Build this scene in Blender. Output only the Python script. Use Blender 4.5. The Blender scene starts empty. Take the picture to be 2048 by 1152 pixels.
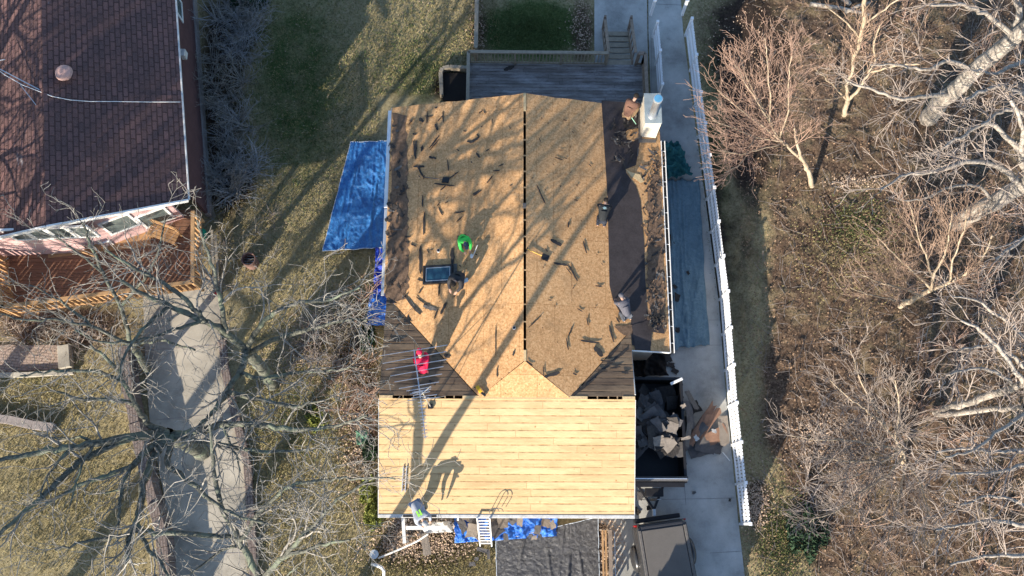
import bpy, bmesh, math, random
import numpy as np
from mathutils import Vector, Matrix, noise as mnoise
R = math.radians
sc = bpy.context.scene
col = sc.collection

# ---------------------------------------------------------------- camera
F_PX, CAM_H = 1750.0, 33.0            # focal length in photo pixels (2048 wide), camera height in metres
n_ = np.array([-24., -474., -F_PX]); n_ /= np.linalg.norm(n_)
Zc = -n_
v_ = np.array([20., 0., -F_PX]); v_[1] = -(n_[0]*v_[0] + n_[2]*v_[2])/n_[1]
Yc = v_/np.linalg.norm(v_); Xc = np.cross(Yc, Zc)
MM = np.array([Xc, Yc, Zc]); CC = np.array([0., 0., CAM_H])
cam_d = bpy.data.cameras.new('camera'); cam = bpy.data.objects.new('camera', cam_d); col.objects.link(cam)
mw = Matrix([list(MM[i])+[CC[i]] for i in range(3)]+[[0, 0, 0, 1]])
cam.matrix_world = mw
cam_d.sensor_width = 36; cam_d.lens = F_PX*36/2048; cam_d.clip_end = 500
sc.camera = cam

# ---------------------------------------------------------------- light
SUN_EL = 19.8
SAZ = np.array([0.515, 0.857])         # direction shadows fall in plan
w = bpy.data.worlds.new('World'); sc.world = w; w.use_nodes = True
nt = w.node_tree; bg = nt.nodes['Background']
sky = nt.nodes.new('ShaderNodeTexSky'); sky.sky_type = 'NISHITA'; sky.sun_disc = False
sky.sun_elevation = R(SUN_EL)
sky.sun_rotation = math.atan2(-SAZ[0], -SAZ[1]) % (2*math.pi)
sky.air_density = 1.0; sky.dust_density = 0.6; sky.ozone_density = 2.6
nt.links.new(sky.outputs[0], bg.inputs[0]); bg.inputs[1].default_value = 0.128
sd = bpy.data.lights.new('sun', 'SUN'); sd.energy = 5.0; sd.angle = R(0.53); sd.color = (1.0, 0.89, 0.74)
so = bpy.data.objects.new('sun', sd); col.objects.link(so)
tosun = Vector((-SAZ[0]*math.cos(R(SUN_EL)), -SAZ[1]*math.cos(R(SUN_EL)), math.sin(R(SUN_EL))))
so.rotation_euler = tosun.to_track_quat('Z', 'Y').to_euler(); so.location = tosun*60
sc.view_settings.view_transform = 'Standard'; sc.view_settings.look = 'None'
sc.view_settings.gamma = 1; sc.view_settings.exposure = 1.12

# ---------------------------------------------------------------- geometry helpers
def G(px, py, z=0.0):
    """point at height z that the photo shows at this pixel (2048 px wide)"""
    d = MM @ np.array([px-1024., 576.-py, -F_PX]); t = (z-CAM_H)/d[2]
    return CC + t*d
def GP(px, py, pl):
    """point of the plane z=a+bx+cy seen at this pixel"""
    a, b, c = pl; d = MM @ np.array([px-1024., 576.-py, -F_PX])
    t = (a-CAM_H)/(d[2]-b*d[0]-c*d[1]); return CC+t*d
def PIX(a):
    q = (np.asarray(a)-CC) @ MM
    return 1024+F_PX*q[..., 0]/-q[..., 2], 576-F_PX*q[..., 1]/-q[..., 2]

def tag(o, label=None, cat=None, group=None, kind=None):
    if label: o['label'] = label
    if cat: o['category'] = cat
    if group: o['group'] = group
    if kind: o['kind'] = kind
    return o
def link(name, me, m=None, parent=None):
    o = bpy.data.objects.new(name, me); col.objects.link(o)
    if m is not None:
        for x in (m if isinstance(m, (list, tuple)) else [m]): me.materials.append(x)
    if parent is not None:
        o.parent = parent; o.location = -Vector(parent.location)
    return o
def thing(name, label, cat, loc=(0, 0, 0), group=None):
    o = bpy.data.objects.new(name, None); col.objects.link(o); o.location = loc; o.empty_display_size = .2
    return tag(o, label, cat, group)
class MB:
    """collects shapes into one mesh"""
    def __init__(s): s.bm = bmesh.new()
    def prism(s, pts, h, mi=0):
        """closed slab: pts is the top outline (3-D), h the thickness downwards"""
        n = len(pts)
        ar = sum(pts[i][0]*pts[(i+1) % n][1]-pts[(i+1) % n][0]*pts[i][1] for i in range(n))
        if ar < 0: pts = pts[::-1]
        t = [s.bm.verts.new(tuple(p)) for p in pts]
        b = [s.bm.verts.new((p[0], p[1], p[2]-h)) for p in pts]
        f = [s.bm.faces.new(t), s.bm.faces.new(b[::-1])]
        for i in range(n): f.append(s.bm.faces.new((t[i], b[i], b[(i+1) % n], t[(i+1) % n])))
        for x in f: x.material_index = mi
        return s
    def box(s, c, size, rz=0, rx=0, ry=0, mi=0):
        m = Matrix.Translation(Vector(c)) @ Matrix.Rotation(rz, 4, 'Z') @ Matrix.Rotation(ry, 4, 'Y') @ Matrix.Rotation(rx, 4, 'X') @ Matrix.Diagonal((size[0], size[1], size[2], 1))
        r = bmesh.ops.create_cube(s.bm, size=1, matrix=m)
        for v in r['verts']:
            for f in v.link_faces: f.material_index = mi
        return s
    def bar(s, a, b, w, h=None, up=(0, 0, 1)):
        a = Vector(a); b = Vector(b); d = b-a; L = d.length
        if L < 1e-6: return s
        x = d.normalized(); u = Vector(up)
        if abs(x.dot(u)) > .98: u = Vector((0, 1, 0))
        y = u.cross(x).normalized(); z = x.cross(y)
        m = Matrix(((x.x, y.x, z.x, 0), (x.y, y.y, z.y, 0), (x.z, y.z, z.z, 0), (0, 0, 0, 1)))
        m = Matrix.Translation((a+b)/2) @ m @ Matrix.Diagonal((L, w, h or w, 1))
        bmesh.ops.create_cube(s.bm, size=1, matrix=m); return s
    def tube(s, pts, r, n=8, cap=True):
        pts = [Vector(p) for p in pts]; rr = r if isinstance(r, (list, tuple)) else [r]*len(pts)
        rings = []
        for i, p in enumerate(pts):
            d = (pts[min(i+1, len(pts)-1)]-pts[max(i-1, 0)]).normalized()
            u = Vector((0, 0, 1)) if abs(d.z) < .9 else Vector((0, 1, 0))
            a = d.cross(u).normalized(); b = d.cross(a)
            rings.append([s.bm.verts.new(p+(a*math.cos(t)+b*math.sin(t))*rr[i]) for t in [k*2*math.pi/n for k in range(n)]])
        for i in range(len(rings)-1):
            for k in range(n): s.bm.faces.new((rings[i][k], rings[i][(k+1) % n], rings[i+1][(k+1) % n], rings[i+1][k]))
        if cap: s.bm.faces.new(rings[0][::-1]); s.bm.faces.new(rings[-1])
        return s
    def ball(s, c, r, sub=2):
        rr = r if isinstance(r, (list, tuple)) else (r, r, r)
        bmesh.ops.create_icosphere(s.bm, subdivisions=sub, radius=1, matrix=Matrix.Translation(Vector(c)) @ Matrix.Diagonal((*rr, 1))); return s
    def build(s, name, m=None, parent=None, bevel=0, smooth=False):
        bmesh.ops.recalc_face_normals(s.bm, faces=s.bm.faces)
        me = bpy.data.meshes.new(name); s.bm.to_mesh(me); s.bm.free()
        if smooth:
            for p in me.polygons: p.use_smooth = True
        o = link(name, me, m, parent)
        if bevel:
            b = o.modifiers.new('b', 'BEVEL'); b.width = bevel; b.segments = 2; b.limit_method = 'ANGLE'
        return o
def npmesh(name, V, Fc, m=None, parent=None, smooth=False):
    me = bpy.data.meshes.new(name); V = np.asarray(V, dtype=np.float32); Fc = np.asarray(Fc, dtype=np.int32)
    k = Fc.shape[1]
    me.vertices.add(len(V)); me.vertices.foreach_set('co', V.ravel())
    me.loops.add(Fc.size); me.loops.foreach_set('vertex_index', Fc.ravel())
    me.polygons.add(len(Fc)); me.polygons.foreach_set('loop_start', np.arange(0, Fc.size, k, dtype=np.int32))
    me.polygons.foreach_set('use_smooth', np.full(len(Fc), smooth))
    me.update(calc_edges=True); me.validate()
    return link(name, me, m, parent)
def fbm(x, y, s, o=3, seed=0.):
    return mnoise.fractal(Vector((x*s+seed, y*s-seed, seed*.37)), 1.0, 2.0, o)

# ---------------------------------------------------------------- material helpers
class MatB:
    def __init__(s, name, rough=.8, spec=.3, metal=0.):
        s.m = bpy.data.materials.new(name); s.m.use_nodes = True; s.t = s.m.node_tree; s.b = s.t.nodes['Principled BSDF']
        s.b.inputs['Roughness'].default_value = rough; s.b.inputs['Metallic'].default_value = metal
        s.b.inputs['Specular IOR Level'].default_value = spec
        s.tc = s.t.nodes.new('ShaderNodeTexCoord'); s.c = None; s.h = None
    def N(s, t, **k):
        n = s.t.nodes.new(t)
        for a, b in k.items(): setattr(n, a, b)
        return n
    def L(s, a, b): s.t.links.new(a, b)
    def map(s, scale=(1, 1, 1), rot=(0, 0, 0), loc=(0, 0, 0)):
        mp = s.N('ShaderNodeMapping'); mp.inputs['Scale'].default_value = scale; mp.inputs['Rotation'].default_value = rot; mp.inputs['Location'].default_value = loc
        s.L(s.tc.outputs['Object'], mp.inputs[0]); return mp.outputs[0]
    def noise(s, scale, detail=4, rough=.6, vec=None, dist=0):
        n = s.N('ShaderNodeTexNoise'); n.inputs['Scale'].default_value = scale; n.inputs['Detail'].default_value = detail
        n.inputs['Roughness'].default_value = rough; n.inputs['Distortion'].default_value = dist
        s.L(vec if vec is not None else s.tc.outputs['Object'], n.inputs['Vector']); return n.outputs[0]
    def ramp(s, fac, stops):
        r = s.N('ShaderNodeValToRGB'); e = r.color_ramp.elements
        while len(e) < len(stops): e.new(.5)
        for i, (p, c) in enumerate(stops): e[i].position = p; e[i].color = (*c, 1) if len(c) == 3 else c
        s.L(fac, r.inputs[0]); return r.outputs[0]
    def mix(s, fac, a, b, mode='MIX'):
        n = s.N('ShaderNodeMix', data_type='RGBA', blend_type=mode)
        for v, i in ((fac, 0), (a, 6), (b, 7)):
            if isinstance(v, (int, float)): n.inputs[i].default_value = v
            elif isinstance(v, (tuple, list)): n.inputs[i].default_value = (*v[:3], 1)
            else: s.L(v, n.inputs[i])
        return n.outputs[2]
    def bw(s, fac, lo, hi):
        r = s.N('ShaderNodeMapRange'); r.inputs[1].default_value = lo; r.inputs[2].default_value = hi; s.L(fac, r.inputs[0]); return r.outputs[0]
    def out(s, c, height=None, dist=.02, strength=1.):
        if isinstance(c, (tuple, list)): s.b.inputs['Base Color'].default_value = (*c[:3], 1)
        else: s.L(c, s.b.inputs['Base Color'])
        if height is not None:
            b = s.N('ShaderNodeBump'); b.inputs['Distance'].default_value = dist; b.inputs['Strength'].default_value = strength
            s.L(height, b.inputs['Height']); s.L(b.outputs[0], s.b.inputs['Normal'])
        return s.m
def simple(name, c, rough=.7, var=.35, scale=6, metal=0., bump=0.006, spec=.3):
    """one colour broken up by worn noise at two scales"""
    b = MatB(name, rough, spec, metal)
    n1 = b.noise(scale); n2 = b.noise(scale*7, 3)
    d = tuple(x*(1-var) for x in c); l = tuple(min(1, x*(1+var*.7)) for x in c)
    k = b.mix(b.bw(n1, .3, .7), d, l)
    k = b.mix(.35, k, b.mix(b.bw(n2, .35, .65), d, l))
    return b.out(k, n2, bump)
M = {}
def osb():
    b = MatB('osb_sheathing', .85, .15)
    n1 = b.noise(15, 5, .85); n2 = b.noise(1.3, 5, .6); n3 = b.noise(9, 4, .7)
    c = b.ramp(n1, [(.30, (.29, .14, .055)), (.45, (.55, .31, .14)), (.56, (.68, .41, .20)), (.72, (.88, .60, .34))])
    c = b.mix(b.bw(n3, .5, .75), c, (.34, .19, .08))
    c = b.mix(b.bw(n2, .55, .9), c, (.28, .175, .09))
    vo = b.N('ShaderNodeTexVoronoi'); vo.inputs['Scale'].default_value = 3.3; b.L(b.tc.outputs['Object'], vo.inputs['Vector']); c = b.mix(b.bw(vo.outputs['Distance'], .085, .05), c, (.12, .07, .04))
    br = b.N('ShaderNodeTexBrick'); br.offset = .5
    br.inputs['Scale'].default_value = 1; br.inputs['Mortar Size'].default_value = .011; br.inputs['Brick Width'].default_value = 1.22; br.inputs['Row Height'].default_value = 2.44
    br.inputs['Color1'].default_value = (1, 1, 1, 1); br.inputs['Color2'].default_value = (.80, .76, .72, 1); br.inputs['Mortar'].default_value = (.38, .30, .22, 1)
    b.L(b.tc.outputs['Object'], br.inputs['Vector'])
    c = b.mix(.5, c, br.outputs[0], 'MULTIPLY')
    return b.out(c, n1, .004)
def boards(name, cols, row, dark, stain, bump=.006, length=3.6, knots=.5, seam=.07):
    """sawn boards lying along x: seams, butt joints, knots and stains, each board its own tone"""
    b = MatB(name, .8, .15)
    def m(op, a, c=None, d=None):
        n = b.N('ShaderNodeMath', operation=op)
        for v, k in ((a, 0), (c, 1), (d, 2)):
            if v is None: continue
            if isinstance(v, (int, float)): n.inputs[k].default_value = v
            else: b.L(v, n.inputs[k])
        return n.outputs[0]
    sx = b.N('ShaderNodeSeparateXYZ'); b.L(b.tc.outputs['Object'], sx.inputs[0])
    wob = b.noise(1.1, 2, .5, b.map((.4, 1, 1)))
    yy = m('MULTIPLY_ADD', m('ADD', sx.outputs[1], m('MULTIPLY', wob, .022)), 1/row, 100.0)
    fy = m('FRACT', yy); iy = m('FLOOR', yy)
    w1 = b.N('ShaderNodeTexWhiteNoise', noise_dimensions='1D'); b.L(iy, w1.inputs['W'])
    xx = m('ADD', m('MULTIPLY_ADD', sx.outputs[0], 1/length, 50.), m('MULTIPLY', w1.outputs[0], 7.3))
    fx_ = m('FRACT', xx); ix = m('FLOOR', xx)
    w2 = b.N('ShaderNodeTexWhiteNoise', noise_dimensions='2D'); cb = b.N('ShaderNodeCombineXYZ'); b.L(iy, cb.inputs[0]); b.L(ix, cb.inputs[1]); b.L(cb.outputs[0], w2.inputs['Vector'])
    base = b.mix(w2.outputs[0], cols[0], cols[1])
    g = b.noise(9, 5, .7, b.map((.5, 9, 1))); base = b.mix(.4, base, b.ramp(g, [(.32, tuple(x*.6 for x in cols[0])), (.6, cols[1])]))
    st = b.noise(1.5, 5, .72, b.map((.45, 2.2, 1))); base = b.mix(b.bw(st, .44, .74), base, stain)
    fine = b.noise(38, 3, .8); base = b.mix(b.bw(fine, .58, .78), base, b.mix(.5, base, dark))
    nz = b.noise(3.1, 3, .7)
    edge = m('ABSOLUTE', m('SUBTRACT', fy, .5)); sm = b.bw(edge, .5-seam*1.9, .5-seam*.25); sm = m('MULTIPLY', sm, b.bw(nz, .30, .72))
    xe = m('ABSOLUTE', m('SUBTRACT', fx_, .5)); jm = b.bw(xe, .5-.018/length, .5-.006/length); msk = m('MAXIMUM', sm, m('MULTIPLY', jm, .35))
    c = b.mix(msk, base, dark)
    vo = b.N('ShaderNodeTexVoronoi'); vo.inputs['Scale'].default_value = 2.6; b.L(b.tc.outputs['Object'], vo.inputs['Vector'])
    kn = b.bw(vo.outputs['Distance'], .10, .05); c = b.mix(m('MULTIPLY', kn, knots), c, dark)
    return b.out(c, m('SUBTRACT', g, m('MULTIPLY', msk, 2.)), bump)
def shingle(name, c1, c2, mortar, row, wid, rot=0., bump=.02):
    b = MatB(name, .9, .15)
    mp = b.map((1, 1, 1), (0, 0, rot))
    br = b.N('ShaderNodeTexBrick'); br.offset = .5
    br.inputs['Scale'].default_value = 1; br.inputs['Mortar Size'].default_value = .02; br.inputs['Mortar Smooth'].default_value = .3
    br.inputs['Brick Width'].default_value = wid; br.inputs['Row Height'].default_value = row
    br.inputs['Color1'].default_value = (*c1, 1); br.inputs['Color2'].default_value = (*c2, 1); br.inputs['Mortar'].default_value = (*mortar, 1)
    b.L(mp, br.inputs['Vector'])
    n1 = b.noise(1.2, 4); n2 = b.noise(40, 2)
    c = b.mix(b.bw(n1, .45, .8), br.outputs[0], tuple(x*.7 for x in c1)); c = b.mix(.4, c, b.ramp(n2, [(.3, tuple(x*.5 for x in c1)), (.7, tuple(min(1, x*1.5) for x in c2))]))
    n3 = b.noise(.9, 5, .7, b.map((1, .35, 1), (0, 0, rot+.9)))
    c = b.mix(b.bw(n3, .66, .74), c, (.34, .33, .34))
    return b.out(c, br.outputs['Fac'], -bump)
def concrete(name, c, joint=None):
    b = MatB(name, .85, .25)
    n1 = b.noise(.7, 6, .65); n2 = b.noise(30, 3, .7); n3 = b.noise(3.2, 5, .7)
    k = b.ramp(n1, [(.32, tuple(x*.5 for x in c)), (.5, c), (.68, tuple(min(1, x*1.35) for x in c))])
    k = b.mix(.25, k, b.ramp(n2, [(.3, tuple(x*.55 for x in c)), (.7, tuple(x*1.3 for x in c))]))
    k = b.mix(b.bw(n3, .6, .8), k, tuple(x*.6 for x in c))
    return b.out(k, n2, .004)
def bark(name, c1, c2, lichen=None, scale=6):
    b = MatB(name, .9, .1)
    n = b.noise(scale, 5, .7, b.map((1, 1, .35))); n2 = b.noise(1.3, 3)
    k = b.ramp(n, [(.35, c1), (.65, c2)])
    if lichen: k = b.mix(b.bw(n2, .5, .62), k, lichen)
    return b.out(k, n, .03)
def ground_mat():
    b = MatB('ground', .95, .1)
    at = b.N('ShaderNodeAttribute', attribute_name='zone'); sp = b.N('ShaderNodeSeparateColor'); b.L(at.outputs['Color'], sp.inputs[0])
    nb = b.noise(11, 5, .75); nf = b.noise(45, 4, .75); nl = b.noise(1.1, 5, .65); nm = b.noise(4, 4, .7)
    dry = b.ramp(nb, [(.28, (.19, .155, .07)), (.5, (.44, .375, .215)), (.72, (.62, .54, .34))])
    grn = b.ramp(nb, [(.28, (.045, .075, .03)), (.5, (.12, .175, .06)), (.75, (.26, .31, .13))])
    lit = b.ramp(nb, [(.28, (.035, .024, .018)), (.45, (.135, .09, .063)), (.6, (.26, .185, .13)), (.75, (.42, .31, .225))])
    soil_shade = b.ramp(nb, [(.3, (.024, .019, .015)), (.7, (.10, .07, .055))])
    def th(ch, am=.5):
        a = b.N('ShaderNodeMath', operation='ADD'); b.L(ch, a.inputs[0])
        m_ = b.N('ShaderNodeMath', operation='MULTIPLY_ADD'); b.L(nl, m_.inputs[0]); m_.inputs[1].default_value = am*2.2; m_.inputs[2].default_value = -am*1.1
        b.L(m_.outputs[0], a.inputs[1]); return b.bw(a.outputs[0], .32, .68)
    k = b.mix(th(sp.outputs[0], .35), dry, grn)
    k = b.mix(th(sp.outputs[1], .35), k, lit)
    k = b.mix(th(sp.outputs[2], .3), k, soil_shade)
    k = b.mix(.45, k, b.ramp(nf, [(.3, (.12, .12, .12)), (.5, (.55, .5, .45)), (.72, (1, 1, 1))]), 'MULTIPLY')
    k = b.mix(b.bw(nm, .55, .75), k, b.mix(.5, k, (.1, .08, .04)))
    add = b.mix(.5, nb, nf)
    return b.out(k, add, .10)
M['ground'] = ground_mat()
M['osb'] = osb()
M['osb_light'] = simple('osb_new', (.62, .46, .25), .85, .25, 20)
M['boards'] = boards('pine_roof_boards', ((.53, .37, .19), (.66, .49, .275)), .238, (.28, .155, .065), (.43, .28, .145), length=3.4, knots=.9, seam=.075)
M['boards_old'] = boards('weathered_roof_boards', ((.21, .14, .09), (.30, .21, .13)), .243, (.03, .02, .015), (.07, .05, .04))
M['felt'] = simple('roofing_felt', (.052, .043, .043), .85, .4, 2.5, bump=.004)
M['felt_brown'] = simple('torn_brown_felt', (.20, .13, .085), .95, .7, 9, bump=.03)
M['scrap'] = simple('shingle_scrap', (.05, .045, .042), .9, .5, 12, bump=.01)
M['scrap_grey'] = simple('shingle_scrap_grey', (.14, .13, .12), .9, .4, 12, bump=.01)
M['debris'] = simple('shingle_sheet', (.11, .105, .105), .9, .35, 5, bump=.008)
M['debris_tan'] = simple('shingle_back', (.27, .23, .19), .9, .3, 5, bump=.008)
M['debris_brown'] = simple('shingle_brown', (.22, .13, .09), .9, .3, 5, bump=.008)
M['white'] = simple('white_paint', (.78, .78, .76), .5, .12, 5, bump=.002)
M['dirty_white'] = simple('dirty_white_paint', (.62, .61, .58), .6, .35, 5, bump=.003)
M['white_vinyl'] = simple('white_vinyl', (.82, .83, .84), .4, .06, 4, bump=.001)
M['alu'] = simple('aluminium', (.72, .73, .74), .35, .12, 8, metal=.85, bump=.001)
M['galv'] = simple('galvanised_steel', (.62, .66, .68), .4, .15, 5, metal=.6, bump=.001)
M['black_metal'] = simple('black_steel', (.018, .018, .02), .45, .3, 8, metal=.2, spec=.5, bump=.002)
M['trough'] = simple('gutter_dark', (.03, .03, .03), .9, .3, 8)  # near-black lining along the gutter bottoms
M['truss'] = simple('rafter_wood', (.42, .30, .17), .85, .3, 8)
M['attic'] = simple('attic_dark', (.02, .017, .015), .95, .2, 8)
M['siding'] = simple('house_siding', (.45, .40, .34), .8, .15, 4)
M['chimney'] = boards('chimney_siding', ((.54, .50, .42), (.60, .56, .48)), .2, (.4, .36, .3), (.5, .42, .32), .006, 3, 0)
M['deckwood'] = boards('weathered_deck_boards', ((.11, .105, .105), (.23, .21, .20)), .14, (.02, .02, .02), (.40, .40, .41), .01, 3.0, .3)
M['rail'] = simple('weathered_rail', (.30, .26, .20), .85, .3, 7)
M['stairwood'] = simple('stair_wood', (.24, .19, .15), .85, .4, 7)
M['redwood'] = boards('cedar_deck_boards', ((.20, .105, .068), (.27, .15, .095)), .14, (.08, .04, .02), (.25, .13, .08), .01, 3.0, .3)
M['cedar'] = simple('cedar_rail', (.42, .25, .12), .8, .25, 7)
M['pink'] = simple('pink_wall', (.50, .33, .32), .85, .12, 3)
M['maroon'] = simple('dark_maroon_siding', (.10, .05, .05), .85, .25, 3)
M['brickstone'] = simple('foundation_stone', (.30, .26, .24), .9, .35, 7)
M['shingle_red'] = shingle('red_shingles', (.085, .058, .057), (.19, .105, .095), (.014, .01, .01), .165, .36, math.radians(90-9))
M['terracotta'] = simple('vent_dome', (.46, .29, .25), .6, .12, 5)
b = MatB('window_glass', .08, .6); M['glass'] = b.out(b.mix(b.bw(b.noise(2.5), .3, .7), (.05, .07, .08), (.16, .19, .18)))
b = MatB('skylight_glass', .06, .8); M['skyglass'] = b.out((.015, .06, .10))
M['concrete'] = concrete('concrete', (.40, .40, .38))
M['concrete_tan'] = concrete('tan_concrete', (.39, .355, .29))
M['paver'] = shingle('brick_pavers', (.36, .27, .22), (.44, .34, .28), (.16, .12, .1), .11, .22, .1, .008)
M['brickwall'] = shingle('brick_edging', (.17, .14, .125), (.25, .20, .18), (.08, .06, .05), .1, .25, 1.4, .02)
def tarpm(name, c, c2, rough=.42, spec=.5):
    b = MatB(name, rough, spec); n = b.noise(5, 6, .75, None, 1.5); n2 = b.noise(1.5, 4)
    k = b.mix(b.bw(n, .42, .62), c, c2); return b.out(b.mix(b.bw(n2, .55, .75), k, tuple(x*.8 for x in c)), n, .05)
M['tarp_blue'] = tarpm('blue_tarp', (.025, .13, .38), (.045, .22, .52))
M['tarp_deep'] = tarpm('deep_blue_tarp', (.02, .05, .50), (.04, .12, .72), .3)
M['tarp_royal'] = tarpm('royal_blue_tarp', (.02, .14, .62), (.05, .26, .85), .3)
M['tarp_black'] = tarpm('black_plastic', (.055, .055, .058), (.10, .10, .105), .38)
M['tarp_grey'] = tarpm('grey_canvas', (.13, .215, .27), (.18, .275, .33), .8, .2)
M['tarp_teal'] = tarpm('teal_canvas', (.03, .14, .15), (.05, .20, .20), .7, .2)
M['hem'] = simple('tarp_hem', (.55, .62, .70), .5, .1)
M['car'] = simple('black_car_paint', (.035, .035, .037), .25, .1, 2, spec=.6, bump=.0)
M['cover'] = simple('vinyl_bed_cover', (.12, .11, .10), .75, .12, 3, bump=.002)
M['tyre'] = simple('tyre', (.02, .02, .02), .9, .2)
M['glass_dark'] = simple('dark_glass', (.01, .012, .015), .05, .1, 2, bump=0)
M['skin'] = simple('skin', (.48, .29, .21), .6, .08, 20)
M['hair'] = simple('hair', (.02, .015, .012), .8, .3, 30)
M['bark_oak'] = bark('oak_bark', (.05, .055, .048), (.20, .20, .165), (.17, .195, .145), 12)
M['twig_oak'] = bark('oak_twigs', (.17, .16, .14), (.40, .375, .335))
M['bark_pale'] = bark('pale_bark', (.20, .175, .15), (.46, .415, .36), None, 9)
M['twig_pale'] = bark('pale_twigs', (.23, .19, .165), (.43, .365, .32))
M['bark_tan'] = bark('tan_bark', (.28, .22, .155), (.50, .41, .30), None, 9)
M['twig_pink'] = bark('reddish_twigs', (.27, .17, .13), (.47, .33, .26))
M['twig_tan'] = bark('tan_twigs', (.23, .155, .115), (.43, .31, .235))
M['twig_dark'] = bark('grey_brush_twigs', (.15, .13, .12), (.32, .28, .26))
M['leaf'] = simple('dry_leaves', (.26, .175, .115), .9, .6, 3)
M['leaf_pale'] = simple('pale_dry_leaves', (.50, .37, .27), .9, .45, 3)
M['grassdry'] = simple('dry_grass', (.30, .26, .12), .9, .55, 1.5)
M['grassgreen'] = simple('green_grass', (.08, .12, .035), .9, .6, 1.5)
M['ever'] = simple('evergreen', (.03, .06, .03), .9, .4, 6)
M['moss'] = simple('yellow_green_shrub', (.20, .22, .05), .9, .5, 6)
def flat(name, c, rough=.75, metal=0): return simple(name, c, rough, .15, 8, metal)

# ================================================================ SETTING: ground
XR = 0.80; ZR, ZE, S = 4.05, 2.80, 0.25
ZF, YF, SF, SN = 3.67, 4.14, 0.285, 0.225
PW = (ZR-S*XR, S, 0.); PE = (ZR+S*XR, -S, 0.)
PF = (ZF-SF*YF, 0., SF); PN = (ZF+SN*YF, 0., -SN)
XW, XE, XFW, XFE, YS = -4.19, 5.93, -4.08, 4.52, 0.34

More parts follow.
